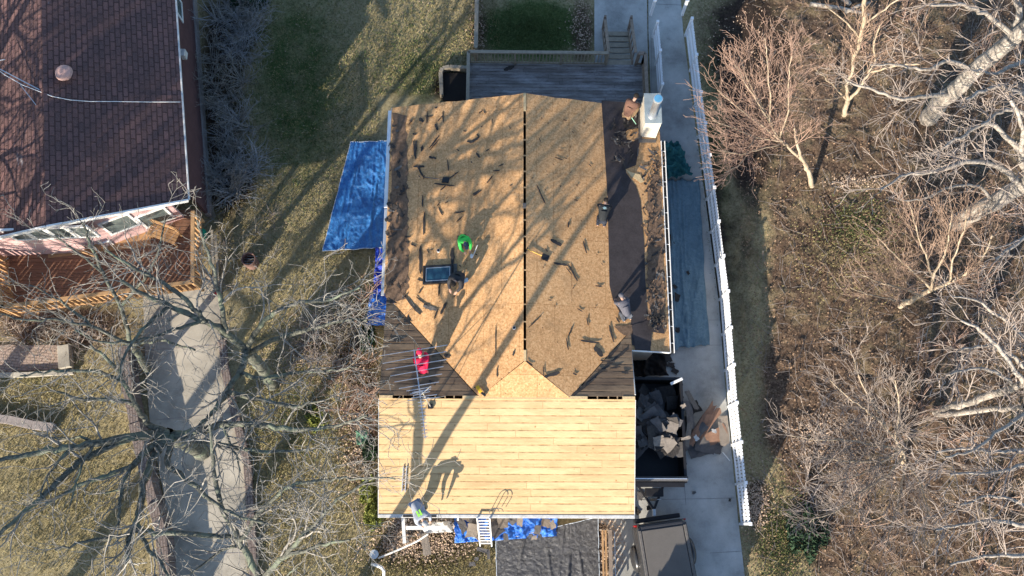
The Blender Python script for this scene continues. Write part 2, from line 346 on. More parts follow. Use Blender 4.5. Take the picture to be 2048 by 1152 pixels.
def zone_w(px, py, ells):
    w_ = np.zeros_like(px)
    for cx, cy, rx, ry, a in ells:
        d = np.sqrt(((px-cx)/rx)**2+((py-cy)/ry)**2); w_ += a*np.clip(1.35-d, 0, 1)
    return w_
def build_ground():
    x0, x1, y0, y1, st = -27., 29., -8., 29., .085
    xs = np.arange(x0, x1, st); ys = np.arange(y0, y1, st); nx, ny = len(xs), len(ys)
    X, Y = np.meshgrid(xs, ys); Z = np.zeros_like(X)
    # skirt to the horizon
    px, py = PIX(np.stack([X, Y, Z], -1))
    rng = np.random.default_rng(5)
    def vn(s, sd):
        r = np.random.default_rng(sd); gx, gy = int((x1-x0)/s)+3, int((y1-y0)/s)+3; g = r.random((gy, gx))
        fx = (X-x0)/s; fy = (Y-y0)/s; ix = fx.astype(int); iy = fy.astype(int); tx = fx-ix; ty = fy-iy
        tx = tx*tx*(3-2*tx); ty = ty*ty*(3-2*ty)
        return (g[iy, ix]*(1-tx)+g[iy, ix+1]*tx)*(1-ty)+(g[iy+1, ix]*(1-tx)+g[iy+1, ix+1]*tx)*ty-.5
    wood = np.clip((px-(1525+np.clip(py-880, 0, 300)*.35))/60+.5, 0, 1)
    wood = np.where(px > 1380, wood, 0)
    rough_ = .5+wood
    Z = vn(.17, 1)*.055*rough_+vn(.4, 2)*.07*rough_+vn(1.6, 3)*.07*wood-.05
    hard = ((px > 1180) & (px < 1500)) | ((px > 280) & (px < 520) & (py > 560)) | ((px > 740) & (px < 1330) & (py > 100))
    Z = np.where(hard, -.06, Z)
    green = zone_w(px, py, [(590, 160, 130, 280, .62), (840, 150, 80, 90, .5), (1065, 60, 120, 70, 1.1), (1430, 330, 60, 320, .5), (1880, 60, 150, 60, .35),
                            (1720, 460, 80, 60, .6), (600, 830, 110, 90, .25), (80, 760, 120, 60, .35), (1560, 1060, 60, 110, .45), (760, 980, 50, 70, .5), (1530, 600, 60, 260, .3), (1950, 660, 60, 60, .3)])
    litter = wood*.66+zone_w(px, py, [(850, 1090, 110, 60, 1.0), (720, 860, 60, 160, .75), (640, 700, 130, 70, .45), (1165, 60, 28, 80, .8), (955, 60, 25, 80, .7), (1515, 1010, 30, 50, 1.2), (1600, 800, 120, 120, .3), (120, 650, 170, 50, .9),
                                        (1215, 1090, 60, 60, 1.2), (1400, 330, 40, 200, .3), (1430, 60, 80, 100, .5), (560, 1110, 120, 60, .3), (620, 500, 70, 60, .2)])
    soil_shade = zone_w(px, py, [(905, 170, 40, 40, 1.3), (440, 200, 60, 340, .75), (480, 360, 60, 60, .5), (500, 60, 60, 80, .4), (330, 720, 60, 90, .5), (1450, 400, 60, 380, .42), (1500, 600, 50, 300, .25), (1640, 420, 130, 160, .35), (1500, 80, 80, 120, .9), (1520, 200, 60, 170, .9), (700, 640, 80, 60, .3), (1600, 1100, 70, 60, .3), (1900, 200, 150, 120, .2), (1420, 620, 30, 350, .4)])  # bare earth, plus dark patches beside the fence painted in for shade
    V = np.stack([X, Y, Z], -1).reshape(-1, 3)
    idx = np.arange(nx*ny).reshape(ny, nx)
    Fq = np.stack([idx[:-1, :-1], idx[:-1, 1:], idx[1:, 1:], idx[1:, :-1]], -1).reshape(-1, 4)
    # outer skirt ring
    cs = [idx[0, 0], idx[0, -1], idx[-1, -1], idx[-1, 0]]; B = len(V); far = 420
    V = np.vstack([V, [[-far, -far, -.06], [far, -far, -.06], [far, far, -.06], [-far, far, -.06]]])
    edges = [(idx[0, :], 0, 1), (idx[:, -1], 1, 2), (idx[-1, ::-1], 2, 3), (idx[::-1, 0], 3, 0)]
    extra = []
    for e, a, b_ in edges:
        m_ = len(e)//2
        for i in range(len(e)-1): extra.append((e[i+1], e[i], B+(a if i < m_ else b_), B+(a if i < m_ else b_)))
        extra.append((e[m_], B+a, B+b_, B+b_))
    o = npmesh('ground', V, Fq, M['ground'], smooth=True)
    # skirt as triangles in the same mesh
    bm = bmesh.new(); bm.from_mesh(o.data); bm.verts.ensure_lookup_table()
    for q in extra:
        try: bm.faces.new([bm.verts[i] for i in q[:3]])
        except ValueError: pass
    bm.verts.ensure_lookup_table()
    bmesh.ops.recalc_face_normals(bm, faces=bm.faces)
    bm.to_mesh(o.data); bm.free()
    at = o.data.color_attributes.new('zone', 'FLOAT_COLOR', 'POINT')
    C = np.zeros((len(o.data.vertices), 4), dtype=np.float32)
    k = nx*ny; C[:k, 0] = np.clip(green, 0, 1.2).ravel(); C[:k, 1] = np.clip(litter, 0, 1.2).ravel(); C[:k, 2] = np.clip(soil_shade, 0, 1.2).ravel(); C[k:, 1] = .4; C[:, 3] = 1
    at.data.foreach_set('color', C.ravel())
    tag(o, kind='structure')
    return o
ground = build_ground()

def slab(name, pix, z, m, h=.12, kind='structure'):
    o = MB().prism([G(x, y, z) for x, y in pix], h).build(name, m); tag(o, kind=kind); return o
slab('driveway', [(1297, -60), (1358, -60), (1366, 60), (1386, 215), (1411, 400), (1437, 600), (1453, 800), (1477, 1045), (1495, 1200), (1500, 1400), (1225, 1400), (1232, 1150), (1228, 1105), (1262, 1062), (1250, 1000), (1225, 700), (1290, 640), (1302, 200), (1297, 60)], .0, M['concrete'])
slab('back_path', [(1189, -60), (1293, -60), (1296, 140), (1189, 140)], -.004, M['concrete'])
slab('front_path', [(1196, 1020), (1262, 1020), (1262, 1062), (1228, 1105), (1232, 1200), (1224, 1200), (1215, 1050), (1196, 1045)], -.008, M['concrete'])
slab('neighbour_driveway', [(285, 560), (440, 560), (441, 690), (462, 820), (490, 930), (498, 1060), (505, 1200), (505, 1400), (370, 1400), (352, 1160), (330, 1000), (300, 850), (290, 720)], .0, M['concrete_tan'])
slab('patio', [(-60, 690), (120, 690), (122, 738), (-60, 748)], .01, M['paver'])
# expansion joints, thin dark grooves on the concrete
mb = MB()
for a, b_ in (((1270, 692), (1444, 690)), ((1225, 1001), (1470, 996)), ((1420, 1106), (1488, 1102)), ((1368, 960), (1372, 1010)), ((1310, 8), (1362, 10)), ((1302, 60), (1310, 640)), ((1400, 640), (1440, 640))):
    mb.bar(G(*a, .002), G(*b_, .002), .012, .008)
tag(mb.build('driveway_joints', simple('joint_grime', (.2, .2, .19))), kind='structure')
mb = MB()
for a, b_ in (((300, 700), (442, 690)), ((312, 840), (462, 825)), ((342, 985), (493, 975)), ((352, 1110), (500, 1105))):
    mb.bar(G(*a, .002), G(*b_, .002), .018, .008)
tag(mb.build('neighbour_driveway_joints', M['brickstone']), kind='structure')
# low curb beside the driveway and raised brick edging beside the neighbour's driveway
def edging(name, label, cat, pts, h, w_, m, base=0):
    mb = MB(); rr = random.Random(len(pts)*7+int(h*10))
    for (a, b_) in zip(pts[:-1], pts[1:]):
        A = Vector(G(*a, base)); B = Vector(G(*b_, base)); n = max(1, int((B-A).length/.5))
        for i in range(n):
            p = A.lerp(B, i/n); q = A.lerp(B, (i+1)/n); hh = h*rr.uniform(.93, 1.05)
            d = (q-p).normalized()*.006
            mb.bar(p+Vector((0, 0, hh/2))+d, q+Vector((0, 0, hh/2))-d, w_*rr.uniform(.93, 1.05), hh)
    return tag(mb.build(name, m, bevel=.012), label, cat)
edging('retaining_wall', 'low reddish brick retaining wall along the left side of the tan driveway', 'wall', [(262, 700), (272, 790), (290, 880), (312, 980), (336, 1060), (344, 1160), (350, 1300)], .75, .38, M['brickwall'])
edging('edging_wall', 'thin brick edging along the right side of the tan driveway', 'wall', [(446, 680), (452, 740), (472, 830), (497, 930), (505, 1060), (512, 1200)], .18, .28, M['brickwall'])
edging('shadow_strip', 'low purplish strip standing in for a shadow band across the bottom left lawn', 'wall', [(-60, 832), (20, 840), (70, 851), (112, 856)], .22, .32, M['brickstone'])  # raised strip built in place of a shadow band on the grass
edging('edging_wall', 'pale step blocks at the end of the brick patio', 'wall', [(134, 693), (137, 738)], .35, .42, M['concrete_tan'])
edging('edging_wall', 'pale stone edging along the lower side of the brick patio', 'wall', [(-60, 752), (60, 750), (150, 744)], .15, .2, M['concrete_tan'])
edging('planter_edging', 'grey timber edging round the dark planter bed beside the back deck', 'edging', [(884, 196), (882, 150), (886, 142), (900, 139), (935, 141)], .28, .16, M['rail'])

# ================================================================ HOUSE
house = thing('house', 'single storey house with its roof stripped to tan sheathing and pine boards', 'house', (XR, 5., 0))
def plz(pl, x, y): return pl[0]+pl[1]*x+pl[2]*y
def onp(pl, x, y, dz=0): return (x, y, plz(pl, x, y)+dz)
YN_r = GP(1048, 180, PW)[1]; YN = YN_r-.12
yend = G(1050, 722, ZR)[1]                    # south end of the main ridge
SLOT = .045
xv = XR-(ZR-ZF)/S                             # where the west valley meets the front ridge
xvE = XR+(ZR-ZF)/S
def valley_y(x): return YF+(S*abs(x-XR)-(ZR-ZF))/SN
# deck sheathing of the main roof (two slopes, open slot along the ridge)
mb = MB()
yslotN, yslotS = G(1048, 222, ZR)[1], G(1050, 700, ZR)[1]
jag = random.Random(3)
west = [(XR-SLOT, yend), (XR-SLOT, YN)]
for i in range(1, 14):
    t = i/14; west.append((XR-SLOT+(XW-XR)*t, YN-.02+jag.uniform(-.02, .02)))
west += [(XW, YN-.02), (XW, valley_y(XW)), (xv, YF+.004)]
mb.prism([onp(PW, x, y) for x, y in west], .02)
mb.build('west_sheathing', M['osb'], house)
mb = MB()
east = [(XR+SLOT, yend), (XR+SLOT, YN)]
for i in range(1, 14):
    t = i/14; east.append((XR+SLOT+(XE-XR)*t, YN-.02+jag.uniform(-.025, .025)))
east += [(XE, YN-.02), (XE, 5.87), (XFE, 5.87), (XFE, valley_y(XFE)), (xvE, YF+.004)]
mb.prism([onp(PE, x, y) for x, y in east], .02)
mb.build('east_sheathing', M['osb'], house)
# closed bits of ridge at both ends
MB().prism([(XR-SLOT, yslotN, ZR+.004), (XR+SLOT, yslotN, ZR+.004), (XR+SLOT, YN, ZR+.004), (XR-SLOT, YN, ZR+.004)], .02).build('ridge_strip', M['osb_light'], house)
MB().prism([(XR-SLOT, yend, ZR+.004), (XR+SLOT, yend, ZR+.004), (XR+SLOT, yslotS, ZR+.004), (XR-SLOT, yslotS, ZR+.004)], .02).build('ridge_strip', M['osb_light'], house)
# hip triangle
MB().prism([(XR, yend, ZR+.006), (xv, YF, ZF+.006), (xvE, YF, ZF+.006)], .02).build('hip_sheathing', M['osb'], house)
# front north slope (old boards) west and east of the saddle
g = .05
vw = [(XFW, YF+.03), (xv-.02, YF+.03), (XFW-.0, valley_y(XFW)-.02)]
MB().prism([onp(PN, x, y) for x, y in [(XFW, YF+g), (xv-.08, YF+g), (XFW, valley_y(XFW)-.03)]], .02).build('old_boards', M['boards_old'], house)
MB().prism([onp(PN, x, y) for x, y in [(XFE, YF+g), (xvE+.08, YF+g), (XFE, valley_y(XFE)-.03)]], .02).build('old_boards', M['boards_old'], house)
# front south slope
MB().prism([onp(PF, x, y) for x, y in [(XFW, YF-g), (XFE, YF-g), (XFE, YS), (XFW, YS)]], .02).build('front_boards', M['boards'], house)
# ridge strip of the front, open at two slots
def fx(px): return G(px, 795, ZF)[0]
for a, b_ in ((XFW, fx(785)), (fx(925), fx(1175)), (fx(1245), XFE)):
    MB().prism([(a, YF-g, ZF+.002), (b_, YF-g, ZF+.002), (b_, YF+g, ZF+.002), (a, YF+g, ZF+.002)], .02).build('ridge_strip', M['osb_light'], house)
# rafters seen through the slots
for k in range(17):
    y = YN-.62-.61*k
    if y > yslotS: MB().box((XR, y, ZR-.05), (.13, .035, .05)).build('rafter', M['truss'], house)
for px in (806, 827, 848, 870, 890, 908, 1195, 1217, 1235):
    MB().box((fx(px), YF, ZF-.05), (.035, .13, .05)).build('rafter', M['truss'], house)
# dark attic box
mb = MB(); mb.prism([(XW+.35, YN-.3, 2.55), (XE-.35, YN-.3, 2.55), (XE-.35, 6.1, 2.55), (4.2, 6.1, 2.55), (4.2, YS+.45, 2.45), (XFW+.3, YS+.45, 2.45), (XFW+.3, 5.9, 2.5)], .02)
mb.build('attic_floor', M['attic'], house)
# walls
mb = MB()
ww = [(XW+.4, YN-.35), (XE-.4, YN-.35), (XE-.4, 6.15), (4.25, 6.15), (4.25, YS+.5), (XFW+.3, YS+.5), (XFW+.3, 6.0), (XW+.4, 6.0)]
for (a, b_) in zip(ww, ww[1:]+ww[:1]):
    mb.bar((a[0], a[1], 1.25), (b_[0], b_[1], 1.25), .14, 2.5)
mb.build('wall', M['siding'], house)
# gable infill north, fascia, soffit trims
mb = MB(); mb.bm.faces.new([mb.bm.verts.new(p) for p in [(XW+.4, YN-.35, 2.5), (XE-.4, YN-.35, 2.5), (XE-.4, YN-.35, plz(PE, XE-.4, 0)-.03), (XR, YN-.35, ZR-.03), (XW+.4, YN-.35, plz(PW, XW+.4, 0)-.03)]]); mb.build('gable', M['siding'], house)
for x in (XFW, XFE):
    s_ = 1 if x > 0 else -1; x2 = x-s_*.26
    MB().prism([(x2, YS+.5, 2.5), (x2, YF, 2.5), (x2, YF, 2.501), (x2+.001, YS+.5, 2.501)], .001) if False else None
    mb = MB(); mb.bm.faces.new([mb.bm.verts.new(p) for p in [(x2, YS+.5, 2.4), (x2, 6.1, 2.4), (x2, 6.1, plz(PN, 0, 6.1)-.04), (x2, YF, ZF-.04), (x2, YS+.5, plz(PF, 0, YS+.5)-.04)]]); mb.build('gable', M['siding'], house)
    # rake boards
    mb = MB(); off = s_*.012
    mb.bar(onp(PF, x+off, YS, -.06), onp(PF, x+off, YF-.05, -.06), .02, .13); mb.build('rake_board', M['dirty_white'], house)
mb = MB(); mb.bar(onp(PE, XFE, 5.862, .0), onp(PE, XE, 5.862, .0), .03, .12); mb.build('rake_board', M['white'], house)
mb = MB(); mb.bar(onp(PE, XFE+.006, 5.9, .0), (XFE+.006, YF+.1, plz(PN, 0, YF+.1)), .03, .1); mb.build('drip_edge', M['dirty_white'], house)
# gutters: open U channels with hangers
def gutter(pa, pb, side, hang=.61, name='gutter', outer=.13, m='white'):
    A = Vector(pa); B = Vector(pb); d = (B-A).normalized(); s = Vector(side)
    mb = MB(); mb.bar(A+s*.012, B+s*.012, .022, .10); mb.bar(A+s*outer, B+s*outer, .022, .08)
    gt = mb.build(name, M[m], house)
    MB().bar(A+s*(outer*.53)+Vector((0, 0, -.05)), B+s*(outer*.53)+Vector((0, 0, -.05)), outer*.72, .012).build('gutter_bottom', M['trough'], house)
    mb = MB(); L = (B-A).length; n = int(L/hang)
    for i in range(1, n+1): p = A+d*(i*hang-.2); mb.bar(p+s*.02, p+s*(outer-.01), .018, .012)
    mb.build('gutter_hangers', M[m], house)
z_ge = ZE-.005
ytop = G(1322, 282, ZE)[1]
gutter((XE+.015, ytop, z_ge-.02), (XE+.015, 5.86, z_ge-.02), (1, 0, 0), outer=.15)
# west gutter: pieces of white metal, partly covered
MB().box((XW-.07, (15.1+11.2)/2, ZE-.03), (.13, 3.9, .06)).build('gutter', M['white'], house, bevel=.01)
MB().box((XW-.06, 10.2, ZE-.035), (.11, 1.9, .05)).build('gutter', M['galv'], house, bevel=.01)
MB().box((XW-.045, 8.55, ZE-.03), (.12, 1.35, .05)).build('gutter', M['dirty_white'], house, bevel=.01)
mb = MB(); mb.box((XW-.012, (valley_y(XW)+YN)/2, ZE-.09), (.02, YN-valley_y(XW), .12)); mb.build('fascia', M['white'], house)
# south gutter
MB().bar((XFW-.02, YS-.06, 2.585), (XFE+.02, YS-.06, 2.585), .11, .05).build('gutter', M['dirty_white'], house, bevel=.01)
MB().bar((G(806, 1028, 2.6)[0], YS-.06, 2.612), (G(873, 1028, 2.6)[0], YS-.06, 2.612), .07, .006).build('gutter_gap', M['trough'], house)
MB().bar((XFW, YS-.012, 2.53), (XFE, YS-.012, 2.53), .02, .15).build('fascia', M['white'], house)
# remaining roofing felt on the east slope
def patch(name, pix, pl, m, dz=.012, h=.008, parent=None, rag=0, seed=1, sub=1):
    rr = random.Random(seed); P_ = []
    n = len(pix)
    for i in range(n):
        a = pix[i]; b_ = pix[(i+1) % n]; L = math.hypot(a[0]-b_[0], a[1]-b_[1]); k = max(1, int(L/7)) if rag else 1
        for j in range(k):
            t = j/k; P_.append((a[0]+(b_[0]-a[0])*t+rr.uniform(-rag, rag), a[1]+(b_[1]-a[1])*t+rr.uniform(-rag, rag)))
    pts = []
    for x, y in P_:
        q = GP(x, y, (pl[0]+dz, pl[1], pl[2])); q[2] = plz(pl, q[0], q[1])+dz; pts.append(q)
    return MB().prism(pts, h).build(name, m, parent)
def clampx(px, py): return px, py
patch('roofing_felt', [(1203, 201), (1215, 392), (1219, 570), (1226, 600), (1240, 625), (1262, 640), (1262, 652), (1264, 690), (1300, 700), (1296, 640), (1291, 560), (1288, 480), (1281, 400), (1272, 372), (1252, 345), (1252, 338), (1272, 330), (1280, 283), (1279, 206)], PE, M['felt'], .012, .010, house)
patch('torn_felt', [(1229, 652), (1265, 650), (1264, 675), (1243, 668)], PE, M['felt_brown'], .024, .008, house, 1.5)
patch('roofing_felt', [(1264, 650), (1300, 640), (1322, 640), (1330, 668), (1305, 664), (1300, 702), (1270, 699)], PE, M['felt'], .026, .008, house, 1)
patch('torn_felt', [(786, 228), (812, 230), (814, 330), (816, 440), (818, 560), (812, 600), (772, 600), (774, 500), (780, 400), (783, 300)], PW, M['felt_brown'], .012, .008, house, 3, 4)
patch('torn_felt', [(1293, 372), (1318, 330), (1327, 460), (1332, 660), (1298, 660), (1294, 560), (1296, 470)], PE, M['felt_brown'], .024, .008, house, 3, 5)
patch('torn_felt', [(1140, 792), (1258, 690), (1256, 700), (1148, 792)], PN, M['scrap'], .01, .006, house, 1.5, 6)

# chimney
zt = 4.1; A = G(1291, 188, zt); Bc = G(1291, 246, zt); Cc = G(1322, 247, zt)
cx0, cx1, cy0, cy1 = Bc[0], Cc[0]+.02, Bc[1], A[1]
mb = MB(); mb.box(((cx0+cx1)/2, (cy0+cy1)/2, (zt+2.3)/2), (cx1-cx0, cy1-cy0, zt-2.3)); mb.build('chimney', M['chimney'], house)
chim = house.children[-1]
mb = MB(); mb.box(((cx0+cx1)/2, (cy0+cy1)/2, zt+.015), (cx1-cx0+.04, cy1-cy0+.04, .03)); o = mb.build('chimney_cap', simple('cap_steel', (.30, .35, .36), .45, .25, 4, metal=.1), house, bevel=.006)
fb = Vector(G(1304, 231, zt)); 
mb = MB(); mb.tube([fb+Vector((0, 0, .02)), fb+Vector((0, 0, .10))], [.18, .15], 20).tube([fb+Vector((0, 0, .1)), fb+Vector((0, 0, 1.22))], .13, 20)
mb.build('flue_pipe', M['alu'], house, smooth=False)
mb = MB(); mb.tube([fb+Vector((0, 0, 1.22)), fb+Vector((0, 0, 1.31))], .165, 20); mb.build('flue_cap', M['galv'], house)
mb = MB(); mb.tube([fb+Vector((0, 0, 1.312)), fb+Vector((0, 0, 1.32))], .14, 20); mb.build('flue_lid', simple('blue_steel_lid', (.12, .35, .55), .4, .1), house)
patch('chimney_flashing', [(1276, 214), (1282, 214), (1284, 277), (1312, 279), (1312, 285), (1277, 285)], PE, M['scrap_grey'], .03, .01, house)
patch('bare_sheathing', [(1252, 262), (1262, 256), (1276, 258), (1279, 272), (1268, 283), (1254, 278)], PE, M['osb'], .028, .006, house, 1.2, 8)
patch('bare_sheathing', [(1251, 338), (1262, 343), (1280, 350), (1289, 364), (1280, 366), (1262, 352)], PE, M['osb_light'], .028, .006, house, 1, 9)

# skylight
q = [GP(x, y, (PW[0]+.02, PW[1], PW[2])) for x, y in ((849, 536), (904, 530), (904, 565), (849, 569))]
sk = np.mean(q, axis=0); sx, sy = (q[1][0]-q[0][0])/2, (q[0][1]-q[3][1])/2
ang = -math.atan(S)
mb = MB(); 
for dx, dy, lx, ly in ((0, sy, 2*sx+.1, .07), (0, -sy, 2*sx+.1, .07), (sx, 0, .07, 2*sy-.07), (-sx, 0, .07, 2*sy-.07)):
    mb.box((sk[0]+dx, sk[1]+dy, sk[2]+dx*S+.06), (lx, ly, .14), ry=ang)
skf = mb.build('skylight', M['black_metal'], house, bevel=.008)
mb = MB(); mb.box((sk[0], sk[1], sk[2]+.105), (2*sx-.08, 2*sy-.08, .012), ry=ang); o = mb.build('skylight_glass', M['skyglass'], house)
mb = MB()
for dx, dy, lx, ly in ((0, sy-.07, 2*sx-.1, .018), (0, -sy+.07, 2*sx-.1, .018), (sx-.07, 0, .018, 2*sy-.16), (-sx+.07, 0, .018, 2*sy-.16)):
    mb.box((sk[0]+dx, sk[1]+dy, sk[2]+dx*S+.137), (lx, ly, .01), ry=ang)
mb.build('skylight_trim', M['alu'], house)
mb = MB(); mb.box((sk[0]+sx+.10, sk[1]+.03, sk[2]+(sx+.1)*S+.03), (.16, 2*sy+.06, .02), ry=ang-.1); mb.build('skylight_flashing', M['scrap_grey'], house)

# ---------------------------------------------------------------- roof debris
def scrap(px, py, L, W, a, pl, m='scrap', seed=0, name='shingle_scrap', grp='torn shingle scraps lying on the stripped roof', label='small dark torn strip of roofing lying on the stripped roof', curl=.02, cat='roofing scrap', dz=.03):
    rr = random.Random(seed*7919+int(px*3+py))
    q = GP(px, py, (pl[0]+dz, pl[1], pl[2])); s = 57.
    l, w_ = L/s/2, max(W*.78, 1.5)/s/2; ca, sa = math.cos(R(-a)), math.sin(R(-a)); n = 7
    top = []; bot = []
    for i in range(n+1):
        t = -1+2*i/n; e = 1-abs(t)**3*.55
        top.append((t*l*rr.uniform(.96, 1.04), w_*e*rr.uniform(.55, 1.15))); bot.append((t*l*rr.uniform(.96, 1.04), -w_*e*rr.uniform(.55, 1.15)))
    mb = MB(); vs = []; ph = rr.uniform(0, 6)
    def pt(u, v, k):
        x = q[0]+u*ca-v*sa; y = q[1]+u*sa+v*ca
        return (x, y, plz(pl, x, y)+dz+curl*(abs(u)/max(l, .01))**2*(1 if rr.random() < .6 else .3)*rr.uniform(.4, 1.2)-k)
    T = [mb.bm.verts.new(pt(u, v, 0)) for u, v in top]; Bt = [mb.bm.verts.new(pt(u, v, 0)) for u, v in bot]
    T2 = [mb.bm.verts.new(v.co-Vector((0, 0, .012))) for v in T]; B2 = [mb.bm.verts.new(v.co-Vector((0, 0, .012))) for v in Bt]
    for i in range(n):
        mb.bm.faces.new((Bt[i], Bt[i+1], T[i+1], T[i])); mb.bm.faces.new((T2[i], T2[i+1], B2[i+1], B2[i]))
        mb.bm.faces.new((T[i], T[i+1], T2[i+1], T2[i])); mb.bm.faces.new((B2[i], B2[i+1], Bt[i+1], Bt[i]))
    mb.bm.faces.new((Bt[0], T[0], T2[0], B2[0])); mb.bm.faces.new((T[-1], Bt[-1], B2[-1], T2[-1]))
    o = mb.build(name, M[m])
    return tag(o, label, cat, grp)
sW = [(829, 300, 42, 6, 82), (841, 343, 36, 5, 62), (844, 297, 13, 7, 95), (869, 289, 32, 4, -50), (865, 315, 17, 7, 20), (838, 333, 24, 7, 5), (896, 330, 26, 3, 82), (908, 350, 24, 4, -35), (888, 369, 44, 5, 12), (886, 376, 14, 4, -40),
      (845, 402, 26, 4, 90), (848, 447, 48, 6, 91), (841, 519, 58, 9, 88), (877, 408, 9, 3, -50), (881, 422, 22, 4, 62), (919, 424, 22, 4, -5), (919, 438, 16, 3, -40), (827, 490, 14, 5, 30), (856, 502, 10, 3, 60), (905, 512, 34, 12, 90),
      (878, 580, 24, 4, 92), (841, 581, 13, 5, -60), (952, 385, 15, 6, -30), (955, 310, 14, 4, 60), (941, 283, 16, 6, 10), (854, 234, 26, 4, 90), (858, 232, 18, 4, 5), (886, 234, 26, 4, 86), (880, 237, 14, 3, -50), (873, 254, 17, 8, 65), (843, 240, 13, 10, 40), (872, 215, 6, 5, 0),
      (829, 268, 9, 5, 20), (868, 284, 34, 5, -52), (832, 292, 26, 7, 88), (949, 280, 22, 9, -30), (962, 223, 11, 3, -40), (969, 224, 9, 3, 60), (984, 242, 12, 2, 90), (957, 311, 12, 5, 60), (1002, 330, 11, 3, -20), (993, 341, 14, 4, 0), (979, 359, 19, 4, -52), (955, 386, 20, 5, -35), (956, 271, 8, 4, 50),
      (991, 680, 60, 2, 90), (1027, 707, 10, 5, 100), (994, 745, 20, 3, 90), (872, 628, 22, 4, -70), (887, 616, 27, 8, -65), (894, 711, 14, 11, 35), (826, 611, 50, 9, 50), (843, 602, 30, 4, 40), (853, 610, 12, 10, 15), (797, 348, 18, 10, 70), (785, 412, 28, 17, 30), (800, 425, 26, 12, 60), (776, 440, 16, 11, 20), (784, 470, 20, 10, -30), (786, 502, 14, 10, 90), (930, 262, 7, 3, 10), (975, 300, 10, 3, -30), (916, 300, 8, 3, 40), (1020, 255, 8, 2, 60), (840, 560, 12, 5, 20)]
sE = [(1082, 388, 44, 4, 66), (1118, 317, 17, 3, 15), (1122, 300, 10, 2, -5), (1137, 449, 13, 5, 95), (1112, 485, 24, 12, 25), (1170, 494, 26, 5, 75), (1122, 528, 30, 7, 6), (1147, 547, 34, 6, 62), (1138, 542, 18, 3, 50), (1198, 572, 15, 4, 0), (1070, 643, 36, 3, -45), (1141, 662, 22, 4, -70), (1180, 683, 38, 7, 5),
      (1223, 667, 36, 6, 76), (1104, 749, 32, 11, -18), (1087, 741, 20, 3, 86), (1175, 643, 15, 4, 80), (1059, 726, 15, 4, 35), (1150, 748, 9, 4, 20), (1135, 688, 24, 4, 82), (1197, 703, 24, 16, 50), (1152, 400, 8, 3, 20), (1093, 500, 8, 3, 50), (1160, 620, 12, 3, 30), (1100, 600, 7, 3, 0), (1180, 330, 8, 3, 40), (1130, 240, 8, 3, 20), (1080, 280, 8, 3, 70), (1236, 640, 12, 5, 60)]
sN = [(790, 603, 36, 13, 5), (795, 637, 16, 5, 60), (818, 639, 20, 10, 80), (790, 681, 34, 8, 0), (788, 659, 11, 5, -50), (808, 648, 14, 7, 20), (1230, 735, 22, 6, -10), (1180, 765, 26, 6, -40), (1215, 722, 28, 5, 5), (1160, 775, 14, 5, -40), (1250, 745, 14, 8, 10), (1225, 705, 30, 9, -45), (1205, 740, 20, 4, 0), (865, 765, 16, 8, 30)]
for i, a in enumerate(sW): scrap(*a, PW if not (a[1] > 640 and a[0] < 822) else PN, seed=i)
for i, a in enumerate(sE): scrap(*a, PE, seed=100+i)
for i, a in enumerate(sN): scrap(*a, PN, seed=200+i)
tag(scrap(860, 616, 30, 12, 20, PW, 'scrap_grey', 300), 'grey bent piece of shingle beside a long dark plank near the west valley', 'shingle piece')
rr = random.Random(11)
for i in range(46):
    x, y = rr.uniform(778, 822), rr.uniform(235, 600); scrap(x-(y-235)*.02, y, rr.uniform(5, 20), rr.uniform(3, 9), rr.uniform(0, 180), PW, rr.choice(['scrap', 'scrap', 'scrap_grey', 'felt_brown']), 400+i, curl=.06, grp='torn roofing along the west eave', label='ragged bit of torn roofing in the rough strip along the west eave')
for i in range(100):
    x, y = rr.uniform(1284, 1327), rr.uniform(300, 665); scrap(x+(y-330)*.02, y, rr.uniform(5, 22), rr.uniform(3, 9), rr.uniform(0, 180), PE, rr.choice(['scrap', 'scrap_grey', 'felt_brown', 'felt_brown']), 500+i, curl=.06, dz=.045, grp='torn roofing along the east eave', label='ragged bit of torn roofing in the rough strip along the east eave')
for i in range(34):
    x, y = rr.uniform(1222, 1276), rr.uniform(236, 330); scrap(x, y, rr.uniform(8, 24), rr.uniform(1.6, 9), rr.uniform(0, 180), PE, rr.choice(['scrap', 'scrap', 'scrap_grey']), 600+i, curl=.09, dz=.05, grp='loose roofing heaped beside the chimney', label='loose strip in the heap of torn roofing beside the chimney')
for i in range(10):
    x, y = rr.uniform(1300, 1328), rr.uniform(630, 660); scrap(x, y, rr.uniform(8, 20), rr.uniform(5, 12), rr.uniform(0, 180), PE, 'scrap', 700+i, curl=.16, dz=.08, grp='torn roofing along the east eave', label='ragged bit of torn roofing in the rough strip along the east eave')
for i in range(34):
    pl = PW if i % 2 else PE; x = rr.uniform(830, 1035) if i % 2 else rr.uniform(1062, 1205)
    scrap(x, rr.uniform(230, 620), rr.uniform(3, 7), rr.uniform(1.6, 3), rr.uniform(0, 180), pl, 'scrap', 800+i)

